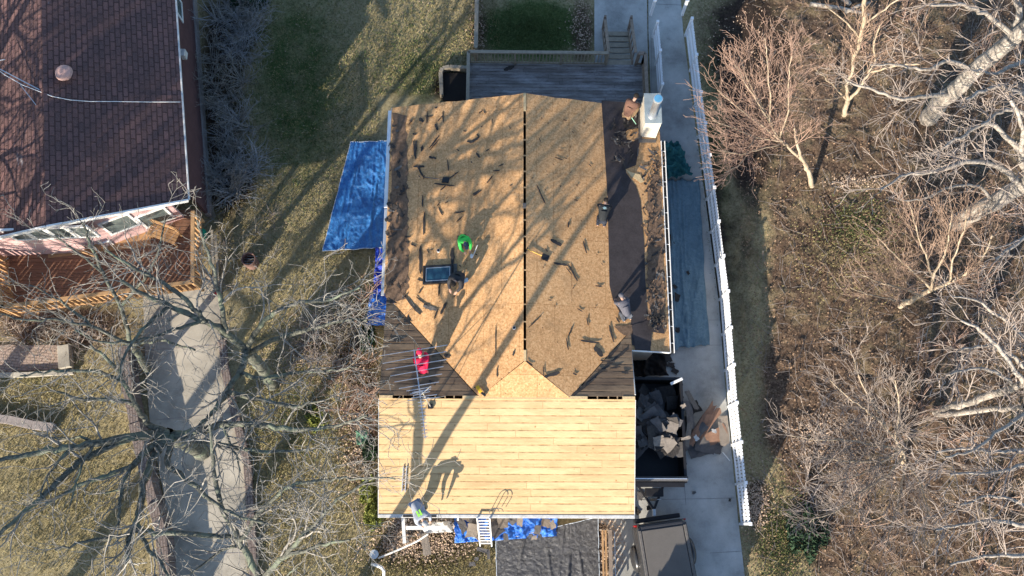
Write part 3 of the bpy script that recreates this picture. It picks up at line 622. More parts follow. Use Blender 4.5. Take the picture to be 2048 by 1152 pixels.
# ---------------------------------------------------------------- tools and loose items on the roof
def shovel(label, a, b_, pl, mh, mbld):
    A = Vector(GP(*a, (pl[0]+.07, pl[1], pl[2]))); B = Vector(GP(*b_, (pl[0]+.04, pl[1], pl[2])))
    t = thing('shovel', label, 'shovel', tuple(B)); d = (A-B).normalized(); s = d.cross(Vector((0, 0, 1))).normalized()
    MB().tube([B+d*.2, A], .017, 8).build('handle', mh, t); MB().bar(A-s*.07, A+s*.07, .03).build('grip', mbld, t)
    mb = MB(); mb.prism([B-d*.06-s*.12, B-d*.06+s*.12, B+d*.2+s*.10, B+d*.2-s*.10], .012); mb.bar(B-s*.115+d*.07, B-s*.115+d*.07+Vector((0, 0, .04)), .22, .012)
    mb.build('blade', mbld, t)
shovel('yellow handled tear-off shovel with a black blade lying east of the ridge slot', (1054, 498), (1094, 516), PE, flat('yellow_handle', (.72, .45, .10)), M['black_metal'])
shovel('dark shovel with a long grey handle lying on the west slope', (848, 354), (895, 360), PW, M['scrap_grey'], M['black_metal'])
B = Vector(GP(1049, 411, (PE[0]+.1, PE[1], PE[2])))
MB().box(B+Vector((0, 0, -.02)), (.12, .16, .12)).build('tool_box', M['scrap_grey'], bevel=.01); tag(bpy.data.objects['tool_box'], 'small grey box standing across the ridge slot', 'box')
# white cup-like cans
for x, y, pl, lb in ((1028, 657, PW, 'small white and dark can standing near the lower ridge slot'), (877, 503, PW, 'small white can standing above the skylight')):
    p = Vector(GP(x, y, pl)); t = thing('nail_can', lb, 'can', tuple(p)); MB().tube([p, p+Vector((0, 0, .14))], .055, 12).build('body', M['white'], t); MB().tube([p+Vector((0, 0, .141)), p+Vector((0, 0, .15))], .045, 12).build('lid', M['black_metal'], t)
# yellow nail gun
p = Vector(GP(960, 782, (PW[0]+.05, PW[1], PW[2]))); t = thing('nail_gun', 'yellow and black nail gun lying by the west end of the bright saddle triangle', 'nail gun', tuple(p))
MB().box(p+Vector((-.03, .05, .07)), (.12, .26, .12), rz=.6).build('body', flat('tool_yellow', (.75, .42, .03)), t, bevel=.02); MB().box(p+Vector((.09, -.09, .06)), (.08, .26, .09), rz=.9).build('magazine', M['black_metal'], t, bevel=.01); MB().tube([p+Vector((-.08, .1, .05)), p+Vector((-.2, .12, .04))], .025, 8).build('grip', M['black_metal'], t)
# aluminium plank on the front boards
a = Vector(GP(810, 932, (PF[0]+.05, 0, PF[2]))); b2 = Vector(GP(807, 984, (PF[0]+.05, 0, PF[2])))
t = thing('ladder_section', 'short aluminium ladder section lying on the pine boards at left', 'ladder', tuple(b2))
for s in (-.055, .055): MB().bar(a+Vector((s, 0, 0)), b2+Vector((s, 0, 0)), .022, .05).build('rail', M['alu'], t)
for k in range(5): c_ = a.lerp(b2, (k+.5)/5); MB().bar(c_-Vector((.05, 0, 0)), c_+Vector((.05, 0, 0)), .025).build('rung', M['alu'], t)

# ladder to the front eave
def ladder(label, top, foot, width=.42):
    T = Vector(top); Fo = Vector(foot); t = thing('ladder', label, 'ladder', foot); n = 13
    s = Vector((1, 0, 0)); up = (T-Fo).normalized(); T2 = T+up*.12
    for k in (-1, 1): MB().bar(Fo+s*k*width/2, T2+s*k*width/2, .04, .07, up=(0, -1, .3)).build('rail', M['white'], t)
    for k in range(1, n+2):
        c_ = Fo+up*(.29*k)
        if (c_-Fo).length < (T2-Fo).length: MB().bar(c_-s*width/2, c_+s*width/2, .045).build('rung', M['white'], t)
    for k in (-1, 1): MB().box(Fo+s*k*width/2+Vector((0, 0, .02)), (.08, .12, .04)).build('foot', M['tyre'], t)
tp = Vector((G(967, 1028, 2.65)[0], YS-.14, 2.65)); ladder('aluminium ladder leaning on the front eave', tp, tuple(G(972, 1092, 0)))
# ladder stabiliser hoops
t = thing('ladder_stabiliser', 'curved dark grab rails standing on the front eave beside the ladder', 'grab rail', (tp.x+.3, YS+.1, 2.65))
for k in (0, .14):
    pts = [(tp.x+.2+k, YS+.05, 2.66)]
    for j in range(9): a_ = math.pi*j/8; pts.append((tp.x+.36+k-.16*math.cos(a_), YS+.1+.1*math.sin(a_), 2.95+.12*math.sin(a_)))
    pts.append((tp.x+.52+k, YS+.1, 2.72)); MB().tube(pts, .014, 6).build('hoop', M['scrap_grey'], t)

# ---------------------------------------------------------------- antenna
mb_ = Vector(GP(861, 813, PF)); mt = Vector((mb_.x, mb_.y, 6.8))
ant = thing('tv_antenna', 'long aluminium television antenna on a mast above the west side of the roof', 'antenna', tuple(mb_))
MB().tube([mb_, mt], .022, 8).build('mast', M['galv'], ant); MB().box(mb_+Vector((0, 0, .05)), (.16, .16, .12)).build('mount', M['black_metal'], ant)
for dx, dy in ((-.55, .5), (.5, .35)): MB().tube([mt-Vector((0, 0, 1.6)), (mb_.x+dx, mb_.y+dy, plz(PN, 0, mb_.y+dy))], .01, 5).build('stay', M['galv'], ant)
za = 6.7
MB().bar(G(828, 699, za), G(841, 796, za), .035).build('boom', M['alu'], ant); MB().bar(G(841, 796, za), G(851, 877, za-.05), .028).build('boom', M['alu'], ant)
els = [(758, 712, 895, 690), (765, 727, 893, 703), (772, 739, 894, 719), (781, 752, 887, 733), (789, 764, 884, 748), (798, 777, 878, 764), (813, 782, 863, 774), (820, 788, 858, 780), (823, 796, 874, 789), (815, 801, 880, 794), (826, 791, 860, 783), (824, 785, 862, 778), (829, 800, 858, 795)]
for a in els: MB().bar(G(a[0], a[1], za+.03), G(a[2], a[3], za+.03), .021).build('element', M['alu'], ant)
for k in range(11):
    t_ = (k+.6)/11; x, y = 842+9*t_, 800+76*t_; MB().bar(G(x-7+t_*2, y+1, za), G(x+7-t_*2, y-1, za), .021).build('element', M['alu'], ant)
for s in (-1, 1): MB().bar(Vector(G(842, 790, za))+Vector((0, 0, .0)), Vector(G(842+s*3+18*(s > 0), 776, za))+Vector((0, 0, .35*s)), .014).build('reflector', M['alu'], ant)

# ================================================================ BACK DECK
zd = .75
dk = thing('back_deck', 'weathered grey timber deck with railings behind the stripped house', 'deck', tuple(G(1110, 160, 0)))
d0 = G(936, 128, zd); d1 = G(1285, 215, zd)
xa, xb, yb, yt = G(936, 130, zd)[0], G(1286, 130, zd)[0], YN-.5, G(1000, 127, zd)[1]
MB().box(((xa+xb)/2, (yb+yt)/2, zd-.03), (xb-xa, yt-yb, .06)).build('deck_floor', M['deckwood'], dk)
MB().box(((xa+xb)/2, yt+.02, zd-.2), (xb-xa, .04, .3)).build('rim_joist', M['rail'], dk)
def railing(p, q, zb, h, parent, mr, step=.14, top=.13, bal=.035, posts=1.9):
    A = Vector(p); B = Vector(q); L = (B-A).length; d = (B-A)/L; up = Vector((0, 0, 1))
    MB().bar(A+up*h, B+up*h, top, .04).build('top_rail', mr, parent); MB().bar(A+up*(h-.09), B+up*(h-.09), .04, .09).build('rail', mr, parent); MB().bar(A+up*.1, B+up*.1, .04, .09).build('rail', mr, parent)
    mb = MB()
    for i in range(int(L/step)): c_ = A+d*(step*(i+.5)); mb.bar(c_+up*.05, c_+up*(h-.05), bal)
    mb.build('balusters', mr, parent)
    k = max(1, round(L/posts))
    for i in range(k+1): c_ = A+d*(L*i/k); MB().bar(c_-up*zb, c_+up*(h-.02), .09).build('post', mr, parent)
xs = G(1212, 110, zd)[0]; xs2 = G(1258, 110, zd)[0]
railing((xa+.05, yt, zd), (xs-.02, yt, zd), zd, .92, dk, M['rail'])
railing((xa+.05, yb+.2, zd), (xa+.05, yt, zd), zd, .92, dk, M['rail'])
railing((xs2+.25, yt, zd), (xb-.05, yt, zd), zd, .92, dk, M['stairwood'])
railing((xb-.05, yb+.2, zd), (xb-.05, yt, zd), zd, .92, dk, M['stairwood'])
# stairs going north and down
nst = 6; run = 2.0/nst
for k in range(nst): MB().box(((xs+xs2)/2+.05, yt+.15+run*k, zd-.1-.11*k), (xs2-xs+.1, run*.6, .045)).build('step', M['rail'], dk)
for x, s in ((xs-.01, -1), (xs2+.13, 1)):
    A = Vector((x, yt+.05, zd+.9)); B = Vector((x-s*.0, yt+2.1, .85)); MB().bar(A, B, .12, .04).build('stair_rail', M['stairwood'], dk); MB().bar(A-Vector((0, 0, .85)), B-Vector((0, 0, .85)), .05, .25).build('stringer', M['stairwood'], dk)
    for k in range(5): c_ = A.lerp(B, (k+.5)/5); MB().bar(c_-Vector((0, 0, .85)), c_, .04).build('baluster', M['stairwood'], dk)
    MB().bar((B.x, B.y, 0), (B.x, B.y, 1.0), .09).build('post', M['stairwood'], dk)
tag(scrap(1018, 136, 26, 13, -20, (zd, 0, 0), 'scrap', 901), 'dark scrap of roofing lying on the back deck', 'roofing scrap')
# timber fence left of the back lawn
def plank_fence(label, a, b_, h, w_, m):
    A = Vector(G(*a, 0)); B = Vector(G(*b_, 0)); t = thing('timber_fence', label, 'fence', tuple(A)); L = (B-A).length; d = (B-A)/L; up = Vector((0, 0, 1))
    MB().bar(A+up*h, B+up*h, w_, .04).build('cap_rail', m, t); mb = MB()
    for i in range(int(L/.145)): c_ = A+d*(.145*(i+.5)); mb.bar(c_, c_+up*(h-.02), .135, .02, up=tuple(d))
    MB().bar(A+up*.3, B+up*.3, .09, .04).build('rail', m, t); MB().bar(A+up*(h-.3), B+up*(h-.3), .09, .04).build('rail', m, t)
    mb.build('boards', m, t)
    for i in range(int(L/2)+1): c_ = A+d*min(L, 2*i); MB().bar(c_, c_+up*(h+.03), .1).build('post', m, t)
plank_fence('grey timber fence running up from the back deck beside the green lawn', (953, 122), (957, -80), 1.1, .16, M['rail'])

# ================================================================ WHITE PICKET FENCES
def picket_fence(label, pts, h, nobj=100, spacing=.125):
    P_ = [Vector(G(*p, 0)) for p in pts]; t = thing('picket_fence', label, 'fence', tuple(P_[0])); up = Vector((0, 0, 1)); cnt = 0
    rest = MB(); used = False; pm = None; post = None; carry = 0; since = 99
    for A, B in zip(P_[:-1], P_[1:]):
        L = (B-A).length; d = (B-A)/L; s = Vector((-d.y, d.x, 0))
        for z_ in (.22, h*.55, h-.10): MB().bar(A+up*z_, B+up*z_, .05, .07).build('rail', M['white_vinyl'], t)
        n = int(L/spacing)
        for i in range(n):
            c_ = A+d*(L*(i+.5)/n)+s*-.035
            if cnt < nobj: MB().bar(c_+up*.05, c_+up*h, .088, .02, up=tuple(s)).build('picket', M['white_vinyl'], t); cnt += 1
            else: rest.bar(c_+up*.05, c_+up*h, .088, .02, up=tuple(s)); used = True
        k = max(1, round(L/1.35))
        for i in range(k): c_ = A+d*(L*i/k); m_ = MB(); m_.bar(c_, c_+up*(h+.10), .09); m_.box(c_+up*(h+.11), (.12, .12, .03)); m_.build('post', M['white_vinyl'], t)
    c_ = P_[-1]; MB().bar(c_, c_+up*(h+.12), .11).build('post', M['white_vinyl'], t)
    if used: o = rest.build('pickets', M['white_vinyl'], t); o['kind'] = 'stuff'
    return t
picket_fence('long white picket fence along the right edge of the concrete driveway', [(1480, 1048), (1455, 815), (1439, 600), (1413, 400), (1388, 215), (1371, 72)], 1.27)
picket_fence('short white picket fence between the back deck and the driveway', [(1315, 195), (1311, 130), (1306, 74)], 1.1, 60)
for a, lb in (((1301, 30), 'white bollard post left of the driveway top'), ((1364, 30), 'white bollard post right of the driveway top')):
    p = Vector(G(*a, 0)); t = thing('gate_post', lb, 'post', tuple(p)); MB().bar(p, p+Vector((0, 0, 1.1)), .11).build('shaft', M['white_vinyl'], t); MB().box(p+Vector((0, 0, 1.12)), (.15, .15, .05)).build('cap', M['white_vinyl'], t)

# ================================================================ LEFT HOUSE
def plane3(a, b_, c_):
    n = np.cross(b_-a, c_-a); return ((n @ a)/n[2], -n[0]/n[2], -n[1]/n[2])
ZLE, ZLR = 4.2, 5.9
e1, e2, r1, r2 = G(350, 0, ZLE), G(376, 399, ZLE), G(85, 0, ZLR), G(92, 452, ZLR)
PLE = plane3(e1, e2, r2)
u = (e1-e2)/np.linalg.norm(e1-e2)
r1 = r2+u*10.5; e1 = e2+u*10.5; 
wv = G(0, 469, 5.3)
wd = (wv-r2)/np.linalg.norm((wv-r2)[:2]); w2 = r2+wd*5.0; w2[2] = ZLR-2.1; w1 = w2+u*10.5
lh = thing('neighbour_house', 'neighbouring house with red shingle roof at the upper left', 'house', tuple(e2*np.array([1, 1, 0])))
MB().prism([e1, e2, r2, r1], .08).build('east_roof', M['shingle_red'], lh)
MB().prism([r1+[0, 0, .001], r2+[0, 0, .001], w2, w1], .08).build('west_roof', M['shingle_red'], lh)
MB().bar(e1+[.03, 0, -.03], e2+[.03, 0, -.03], .06, .06).build('gutter', M['dirty_white'], lh, bevel=.01)
dn = (r2-e2)/np.linalg.norm(r2-e2); out = np.array([u[0], u[1], 0])*-1
MB().bar(e2+out*.03+[0, 0, -.02], r2+out*.03+[0, 0, -.02], .06, .16).build('rake_board', M['white'], lh); MB().bar(r2+out*.03+[0, 0, -.02], w2+out*.03+[0, 0, -.02], .06, .16).build('rake_board', M['white'], lh)
# walls: east wall set in under the eave, south wall under the rake
ge, gs = G(398, 60, 0), G(404, 415, 0)
inn = -.55
def mk_wall(a, b_, zb, zt0, zt1, m, name='wall', th=.12):
    a = np.array(a, float); b_ = np.array(b_, float); d = (b_-a)/np.linalg.norm((b_-a)[:2]); s = np.array([-d[1], d[0], 0])*th/2
    mb = MB(); q = [a+s, b_+s, b_-s, a-s]; lo = [mb.bm.verts.new((p[0], p[1], zb)) for p in q]; hi = [mb.bm.verts.new((p[0], p[1], z)) for p, z in zip(q, (zt0, zt1, zt1, zt0))]
    mb.bm.faces.new(lo); mb.bm.faces.new(hi)
    for i in range(4): mb.bm.faces.new((lo[i], lo[(i+1) % 4], hi[(i+1) % 4], hi[i]))
    return mb.build(name, m, lh)
we0 = G(419, 434, 0); we1 = we0+u*11; we0[2] = we1[2] = 0
mk_wall(we1, we0, .4, ZLE-.05, ZLE-.05, M['maroon']); mk_wall(we1+np.array([.03, 0, 0]), we0+np.array([.03, 0, 0]), 0, .4, .4, M['brickstone'], 'foundation', .2)
sdir = np.array([dn[0], dn[1], 0]); sdir /= np.linalg.norm(sdir); sb = we0+out*-.0
Lr = np.linalg.norm((r2-we0)[:2]); rp = we0+sdir*Lr*.98
sw0 = e2*np.array([1, 1, 0])+u*.22+sdir*.72; sw0[2] = 0; rp = sw0+sdir*(np.linalg.norm((r2-e2)[:2])-.72); mk_wall(sw0, rp, 0, ZLE-.05, ZLR-.2, M['pink']); wdir = np.array([wd[0], wd[1], 0]); wdir /= np.linalg.norm(wdir); wp = rp+wdir*5
mk_wall(rp, wp, 0, ZLR-.25, ZLE-.1, M['pink'])
def window(base, d, off0, wdt, z0, h, nrm, curtain=False):
    c_ = np.array(base)+d*(off0+wdt/2)+nrm*.07; a_ = math.atan2(d[1], d[0])
    f = MB()
    for (dx, dz, lx, lz) in ((0, h/2, wdt+.1, .08), (0, -h/2, wdt+.1, .08), (wdt/2, 0, .08, h-.08), (-wdt/2, 0, .08, h-.08)):
        f.box((c_[0]+d[0]*dx, c_[1]+d[1]*dx, z0+h/2+dz), (lx, .07, lz), rz=a_)
    fo = f.build('window', M['white'], lh)
    g_ = MB().box((c_[0], c_[1], z0+h/2), (wdt-.08, .03, h-.08), rz=a_).build('pane', M['glass'], fo)
    g_.location = (0, 0, 0); 
    return fo
nS = np.array([sdir[1], -sdir[0], 0]); nS = nS if nS[1] < 0 else -nS
for o0, w_ in ((.25, 1.0), (1.35, 1.0)):
    window(sw0, sdir, o0, w_, ZLE-.3-1.05+.42*o0, 1.05, nS)
for o0, w_ in ((.0, .62), (.72, .62), (1.44, .62), (2.16, .62)): window(rp, wdir, o0-1.0, w_, ZLR-1.6, 1.0, nS)
wn = window(we0, u*np.array([1, 1, 0]), 7.6, .85, 2.0, 1.1, np.array([1., 0, 0]))
# wall lamp / meter
p = we0+u*5.9; t_ = MB().box((p[0]+.16, p[1], 2.4), (.2, .3, .35)).build('meter_box', M['dirty_white'], lh, bevel=.03)
# vent dome on the roof
p = Vector(GP(134, 152, PLE)); mb = MB(); mb.tube([p, p+Vector((0, 0, .22))], .16, 18); mb.tube([p+Vector((0, 0, .22)), p+Vector((0, 0, .30)), p+Vector((0, 0, .35))], [.3, .26, .1], 20); mb.build('roof_vent', M['terracotta'], lh, smooth=False)
# fallen antenna cable and mast lying over the roof
t = thing('roof_cable', 'thin white cable and broken aerial rods lying over the red roof', 'cable', tuple(r2))
pts = [(-30, 120), (10, 150), (45, 170), (105, 193), (140, 200), (180, 203), (230, 203), (290, 204), (361, 204)]
MB().tube([Vector(GP(x, y, (PLE[0]+.05, PLE[1], PLE[2]))) if x > 92 else Vector(G(x, y, ZLR)) for x, y in pts], .012, 5).build('cable', M['white'], t)
MB().bar(G(-20, 128, 5.9), G(103, 192, 5.8), .03).build('rod', M['galv'], t); MB().bar(G(41, 170, 5.85), G(76, 215, 5.75), .02).build('rod', M['galv'], t); MB().bar(G(-20, 124, 6.1), G(10, 119, 6.2), .02).build('rod', M['galv'], t)

# LEFT DECK
zl = 2.6
ld = thing('cedar_deck', 'reddish cedar deck with baluster railing below the red-roofed house', 'deck', tuple(G(200, 540, 0)))
dp = [(-60, 478), (60, 468), (180, 452), (375, 418), (402, 420), (404, 577), (-60, 640)]
MB().prism([G(x, y, zl) for x, y in dp], .08).build('deck_floor', M['redwood'], ld)
def rl(a, b_, m, **k): railing(tuple(G(*a, zl)), tuple(G(*b_, zl)), .2, .95, ld, m, **k)
rl((-40, 636), (402, 578), M['cedar'], bal=.075, step=.2); rl((403, 440), (403, 578), M['cedar'], bal=.075, step=.2); rl((14, 520), (34, 628), M['cedar'], bal=.075, step=.2)
for x, y in ((40, 560), (160, 545), (280, 530), (380, 520)): p = Vector(G(x, y, zl)); MB().bar((p.x, p.y, 0), (p.x, p.y, zl-.05), .14).build('post', M['stairwood'], ld)
# paler boards painting the sunlit floor beyond the railing shadow
MB().prism([G(x, y, zl+.012) for x, y in [(95, 466), (300, 440), (302, 492), (96, 516)]], .01).build('sunlit_panel', M['cedar'], ld)
# furniture
def table(label, c, s, m, h=.7, rz=0):
    p = Vector(G(*c, zl)); t = thing('patio_table', label, 'table', tuple(p)); MB().box(p+Vector((0, 0, h)), (s[0], s[1], .05), rz=rz).build('table_top', m, t, bevel=.015)
    for a in (-1, 1):
        for b_ in (-1, 1): v = Matrix.Rotation(rz, 3, 'Z') @ Vector((a*s[0]*.42, b_*s[1]*.42, 0)); MB().bar(p+v, p+v+Vector((0, 0, h-.02)), .05).build('leg', m, t)
table('white covered patio table against the pink wall', (190, 470), (1.05, .95), M['white'], .72, .15)
def bench(label, c, rz, m):
    p = Vector(G(*c, zl)); t = thing('bench', label, 'bench', tuple(p)); Q = Matrix.Rotation(rz, 3, 'Z')
    for k in range(4): o_ = Q @ Vector((0, -.18+.12*k, .43)); MB().box(p+o_, (1.1, .1, .03), rz=rz).build('seat', m, t)
    for k in range(3): o_ = Q @ Vector((0, .26, .58+.13*k)); MB().box(p+o_, (1.1, .03, .1), rz=rz).build('backrest', m, t)
    for a in (-.48, .48):
        for b_, hh in ((-.18, .43), (.24, .9)): o_ = Q @ Vector((a, b_, 0)); MB().bar(p+o_, p+o_+Vector((0, 0, hh)), .06).build('leg', m, t)
bench('cedar bench standing at the right end of the cedar deck', (335, 475), -.35, M['cedar'])
def chair(label, c, rz, m):
    p = Vector(G(*c, zl)); t = thing('patio_chair', label, 'chair', tuple(p)); Q = Matrix.Rotation(rz, 3, 'Z')
    MB().box(p+Vector((0, 0, .44)), (.5, .5, .05), rz=rz).build('seat', m, t, bevel=.02); o_ = Q @ Vector((0, .24, .7)); MB().box(p+o_, (.5, .05, .5), rz=rz, rx=-.2).build('backrest', m, t, bevel=.02)
    for a in (-.2, .2):
        for b_ in (-.2, .2): o_ = Q @ Vector((a, b_, 0)); MB().bar(p+o_, p+o_+Vector((0, 0, .43)), .035).build('leg', m, t)
chair('white patio chair right of the white table', (215, 482), .3, M['white']); chair('brown patio chair below the white table', (195, 505), 2.8, M['cedar'])
# bins, hose and tools between deck and lawn
p = Vector(G(407, 475, 0)); t = thing('hose_reel', 'bright green coiled hose hanging at the corner of the cedar deck', 'hose', tuple(p))
for k in range(4): MB().tube([(p.x+(.2-.02*k)*math.cos(a_*.5236), p.y+(.26-.02*k)*math.sin(a_*.5236), .3+.05*k) for a_ in range(13)], .025, 6, cap=False).build('hose', flat('green_hose', (.02, .33, .18)), t)
MB().tube([p, p+Vector((0, 0, .55))], .09, 8).build('drum', M['white'], t)
p = Vector(G(438, 585, 0)); t = thing('red_bucket', 'red plastic bucket by the top of the tan driveway', 'bucket', tuple(p)); MB().tube([p, p+Vector((0, 0, .32))], [.11, .15], 14).build('body', flat('red_plastic', (.45, .02, .02)), t); MB().tube([p+Vector((.14*math.cos(a_*.6), 0, .32+.14*math.sin(a_*.6))) for a_ in range(6)], .008, 5).build('handle', M['galv'], t)
for i, (a, b_) in enumerate((((424, 460), (428, 585)), ((431, 470), (436, 560)))):
    MB().bar(G(*a, .5), G(*b_, .35), .09, .05).build('timber_plank', M['rail']); tag(bpy.context.scene.collection.objects[-1], ['longer weathered plank leaning beside the cedar deck', 'shorter weathered plank leaning beside the cedar deck'][i], 'plank')
# fire pit on the lawn
p = Vector(G(505, 527, 0)); t = thing('fire_pit', 'round rusty fire pit ring standing on the lawn', 'fire pit', tuple(p)); mb = MB(); mb.tube([p+Vector((0, 0, -.02)), p+Vector((0, 0, .62))], [.26, .27], 20, cap=False); o = mb.build('ring', flat('rusted_steel', (.20, .12, .10)), t); so_ = o.modifiers.new('s', 'SOLIDIFY'); so_.thickness = .025
mb = MB()
for k in range(5): mb.bar(p+Vector((-.25, -.2+.1*k, .3)), p+Vector((.25, -.2+.1*k, .3)), .02)
mb.build('grate', M['galv'], t)

# ================================================================ TARPS
def tarp(name, label, quad, z0, m, amp=.05, freq=1.6, folds=0, res=.045, seed=1, edge=0., parent=None, lift=None, hem=False, cat='tarp', an=(1, 1), gr=None):
    """quad: four pixel corners in order; bilinear sheet with creases"""
    q = [Vector(G(x, y, z0)) for x, y in quad]; Lx = max((q[1]-q[0]).length, (q[2]-q[3]).length); Ly = max((q[3]-q[0]).length, (q[2]-q[1]).length)
    nx, ny = max(8, int(Lx/res)), max(8, int(Ly/res)); V = []; rr = random.Random(seed)
    fl = [(rr.uniform(.05, .95), rr.uniform(-.15, .15), rr.uniform(.03, .08)) for _ in range(folds)]
    for j in range(ny+1):
        v = j/ny
        for i in range(nx+1):
            u_ = i/nx; ej = edge*fbm(u_*3, v*3, 2, 2, seed+9)
            uu = u_+ej*(.5-abs(v-.5))*0+(ej*.6 if i in (0, nx) else 0); vv = v+(ej*.6 if j in (0, ny) else 0)
            p = q[0].lerp(q[1], uu).lerp(q[3].lerp(q[2], uu), vv)
            x, y = p.x*freq*an[0], p.y*freq*an[1]
            n1 = 1-abs(mnoise.noise(Vector((x, y, seed))))*2; n2 = 1-abs(mnoise.noise(Vector((x*2.7+3, y*2.7, seed+5))))*2; n3 = mnoise.noise(Vector((x*7, y*7, seed)))
            h = amp*(.55*max(0, n1)**3+.3*max(0, n2)**2+.15*n3)
            for c_, sl, hh in fl:
                dd = (u_-c_-sl*v)*Lx; h += hh*math.exp(-(dd/.035)**2)*(.6+.4*math.sin(v*9+c_*20))
            p = p.copy(); p.z = z0+.02+h+(lift(u_, v) if lift else 0); V.append(tuple(p))
    idx = np.arange((nx+1)*(ny+1)).reshape(ny+1, nx+1)
    Fq = np.stack([idx[:-1, :-1], idx[:-1, 1:], idx[1:, 1:], idx[1:, :-1]], -1).reshape(-1, 4)
    o = npmesh(name, V, Fq, m, parent, smooth=True); s = o.modifiers.new('s', 'SOLIDIFY'); s.thickness = .004
    tag(o, label, cat, gr)
    if hem:
        Va = np.array(V); t_ = MB()
        for line in (idx[0, :], idx[:, -1], idx[-1, :], idx[:, 0]): t_.tube([Va[k]+[0, 0, .006] for k in line[::3]]+[Va[line[-1]]+[0, 0, .006]], .012, 5)
        t_.build('hem', M['hem'], o)
    return o
tarp('blue_tarp', 'large crinkled blue tarp spread on the lawn along the west eave', [(702, 285), (790, 283), (790, 495), (645, 503)], .05, M['tarp_blue'], .10, 1.9, 11, hem=True, edge=.012, an=(1.5, .8))
tarp('blue_tarp', 'deep blue tarp bundle below the large blue tarp', [(752, 498), (795, 490), (795, 600), (748, 590)], .06, M['tarp_deep'], .3, 2.2, 2, seed=3, edge=.1)
tarp('blue_tarp', 'small bright blue tarp corner beside the west wall', [(740, 590), (795, 580), (795, 652), (733, 652)], .05, M['tarp_royal'], .16, 2.5, 2, seed=4, edge=.05)
tarp('blue_tarp', 'crinkled royal blue tarp under the ladder', [(908, 1020), (1116, 1020), (1114, 1072), (910, 1086)], .05, M['tarp_royal'], .14, 2.4, 3, seed=5, edge=.03)
tarp('black_sheet', 'black plastic sheet spread in front of the porch', [(994, 1086), (1118, 1030), (1196, 1030), (1199, 1180)] if False else [(992, 1082), (1196, 1034), (1200, 1200), (994, 1200)], .055, M['tarp_black'], .035, 4.2, 6, seed=6, hem=True, edge=.01, an=(1, 1.1))
tarp('drop_cloth', 'blue-grey canvas drop cloth laid on the driveway along the east eave', [(1320, 362), (1397, 360), (1418, 690), (1325, 700)], .03, M['tarp_grey'], .09, 1.2, 7, seed=7, edge=.05, an=(2, .5))
tarp('drop_cloth', 'crumpled teal cloth heaped at the top of the grey drop cloth', [(1322, 290), (1358, 288), (1382, 352), (1320, 362)], .05, M['tarp_teal'], .5, 1.7, 3, seed=8, edge=.18)
# cloth over the front bed
tarp('drop_cloth', 'pale crumpled sheet over the shrubs below the front eave', [(838, 1046), (900, 1042), (908, 1064), (850, 1066)], .5, M['dirty_white'], .2, 2.5, 2, seed=9, edge=.1)
tarp('drop_cloth', 'small green tarp bundle in the bushes by the west wall', [(712, 862), (735, 860), (740, 888), (714, 890)], .2, flat('green_cloth', (.10, .22, .15)), .2, 3, 1, seed=10, edge=.15)

tarp('black_sheet', 'black sheet added as painted shade between the house wall and the trailer', [(1262, 700), (1328, 702), (1334, 752), (1262, 754)], .05, M['attic'], .25, 2.0, 1, seed=14, edge=.08)  # dark sheet laid on the concrete to stand in for deep shade
# shingle sheets dropped on the tarps and driveway
def sheet(px, py, z, w_, h_, rz, tilt, m, seed, label, grp=None, cat='shingle sheet', tz=None, thick=.012):
    rr = random.Random(seed); c_ = Vector(G(px, py, z)); Q = Matrix.Rotation(rz, 3, 'Z') @ Matrix.Rotation(tilt[0], 3, 'X') @ Matrix.Rotation(tilt[1], 3, 'Y')
    n = 8; pts = []
    for k, (a, b_) in enumerate([(-1, -1), (0, -1), (1, -1), (1, 0), (1, 1), (0, 1), (-1, 1), (-1, 0)]):
        pts.append(((a*w_/2)*rr.uniform(.86, 1.05)+rr.uniform(-.04, .04)*w_, (b_*h_/2)*rr.uniform(.86, 1.05)+rr.uniform(-.04, .04)*h_))
    bm = bmesh.new(); N_ = 5
    vs = [[None]*(N_+1) for _ in range(N_+1)]; bend = rr.uniform(-.08, .08)*max(w_, h_)
    def edgept(k):  # outline interpolated
        return pts[k % 8]
    c0 = (0, 0)
    cen = bm.verts.new(Q @ Vector((0, 0, bend*.3))+c_); ring = []; mid = []
    for k in range(16):
        a = edgept(k//2); b2 = edgept(k//2+1); p = (a[0], a[1]) if k % 2 == 0 else ((a[0]+b2[0])/2+rr.uniform(-.03, .03), (a[1]+b2[1])/2+rr.uniform(-.03, .03))
        zz = bend*((p[0]/w_)**2*2-.2)+rr.uniform(-.006, .006); ring.append(bm.verts.new(Q @ Vector((p[0], p[1], zz))+c_)); mid.append(bm.verts.new(Q @ Vector((p[0]*.5, p[1]*.5, bend*(.5*((p[0]/w_)**2)-.0)+rr.uniform(-.003, .003)))+c_))
    for k in range(16):
        bm.faces.new((cen, mid[k], mid[(k+1) % 16])); bm.faces.new((mid[k], ring[k], ring[(k+1) % 16], mid[(k+1) % 16]))
    me = bpy.data.meshes.new('shingle_sheet'); bm.to_mesh(me); bm.free(); o = link('shingle_sheet', me, M[m]); s = o.modifiers.new('s', 'SOLIDIFY'); s.thickness = thick
    tag(o, label, cat, grp); return o
rr = random.Random(21)
gl = 'dark torn shingle sheet lying on the blue tarp under the ladder'
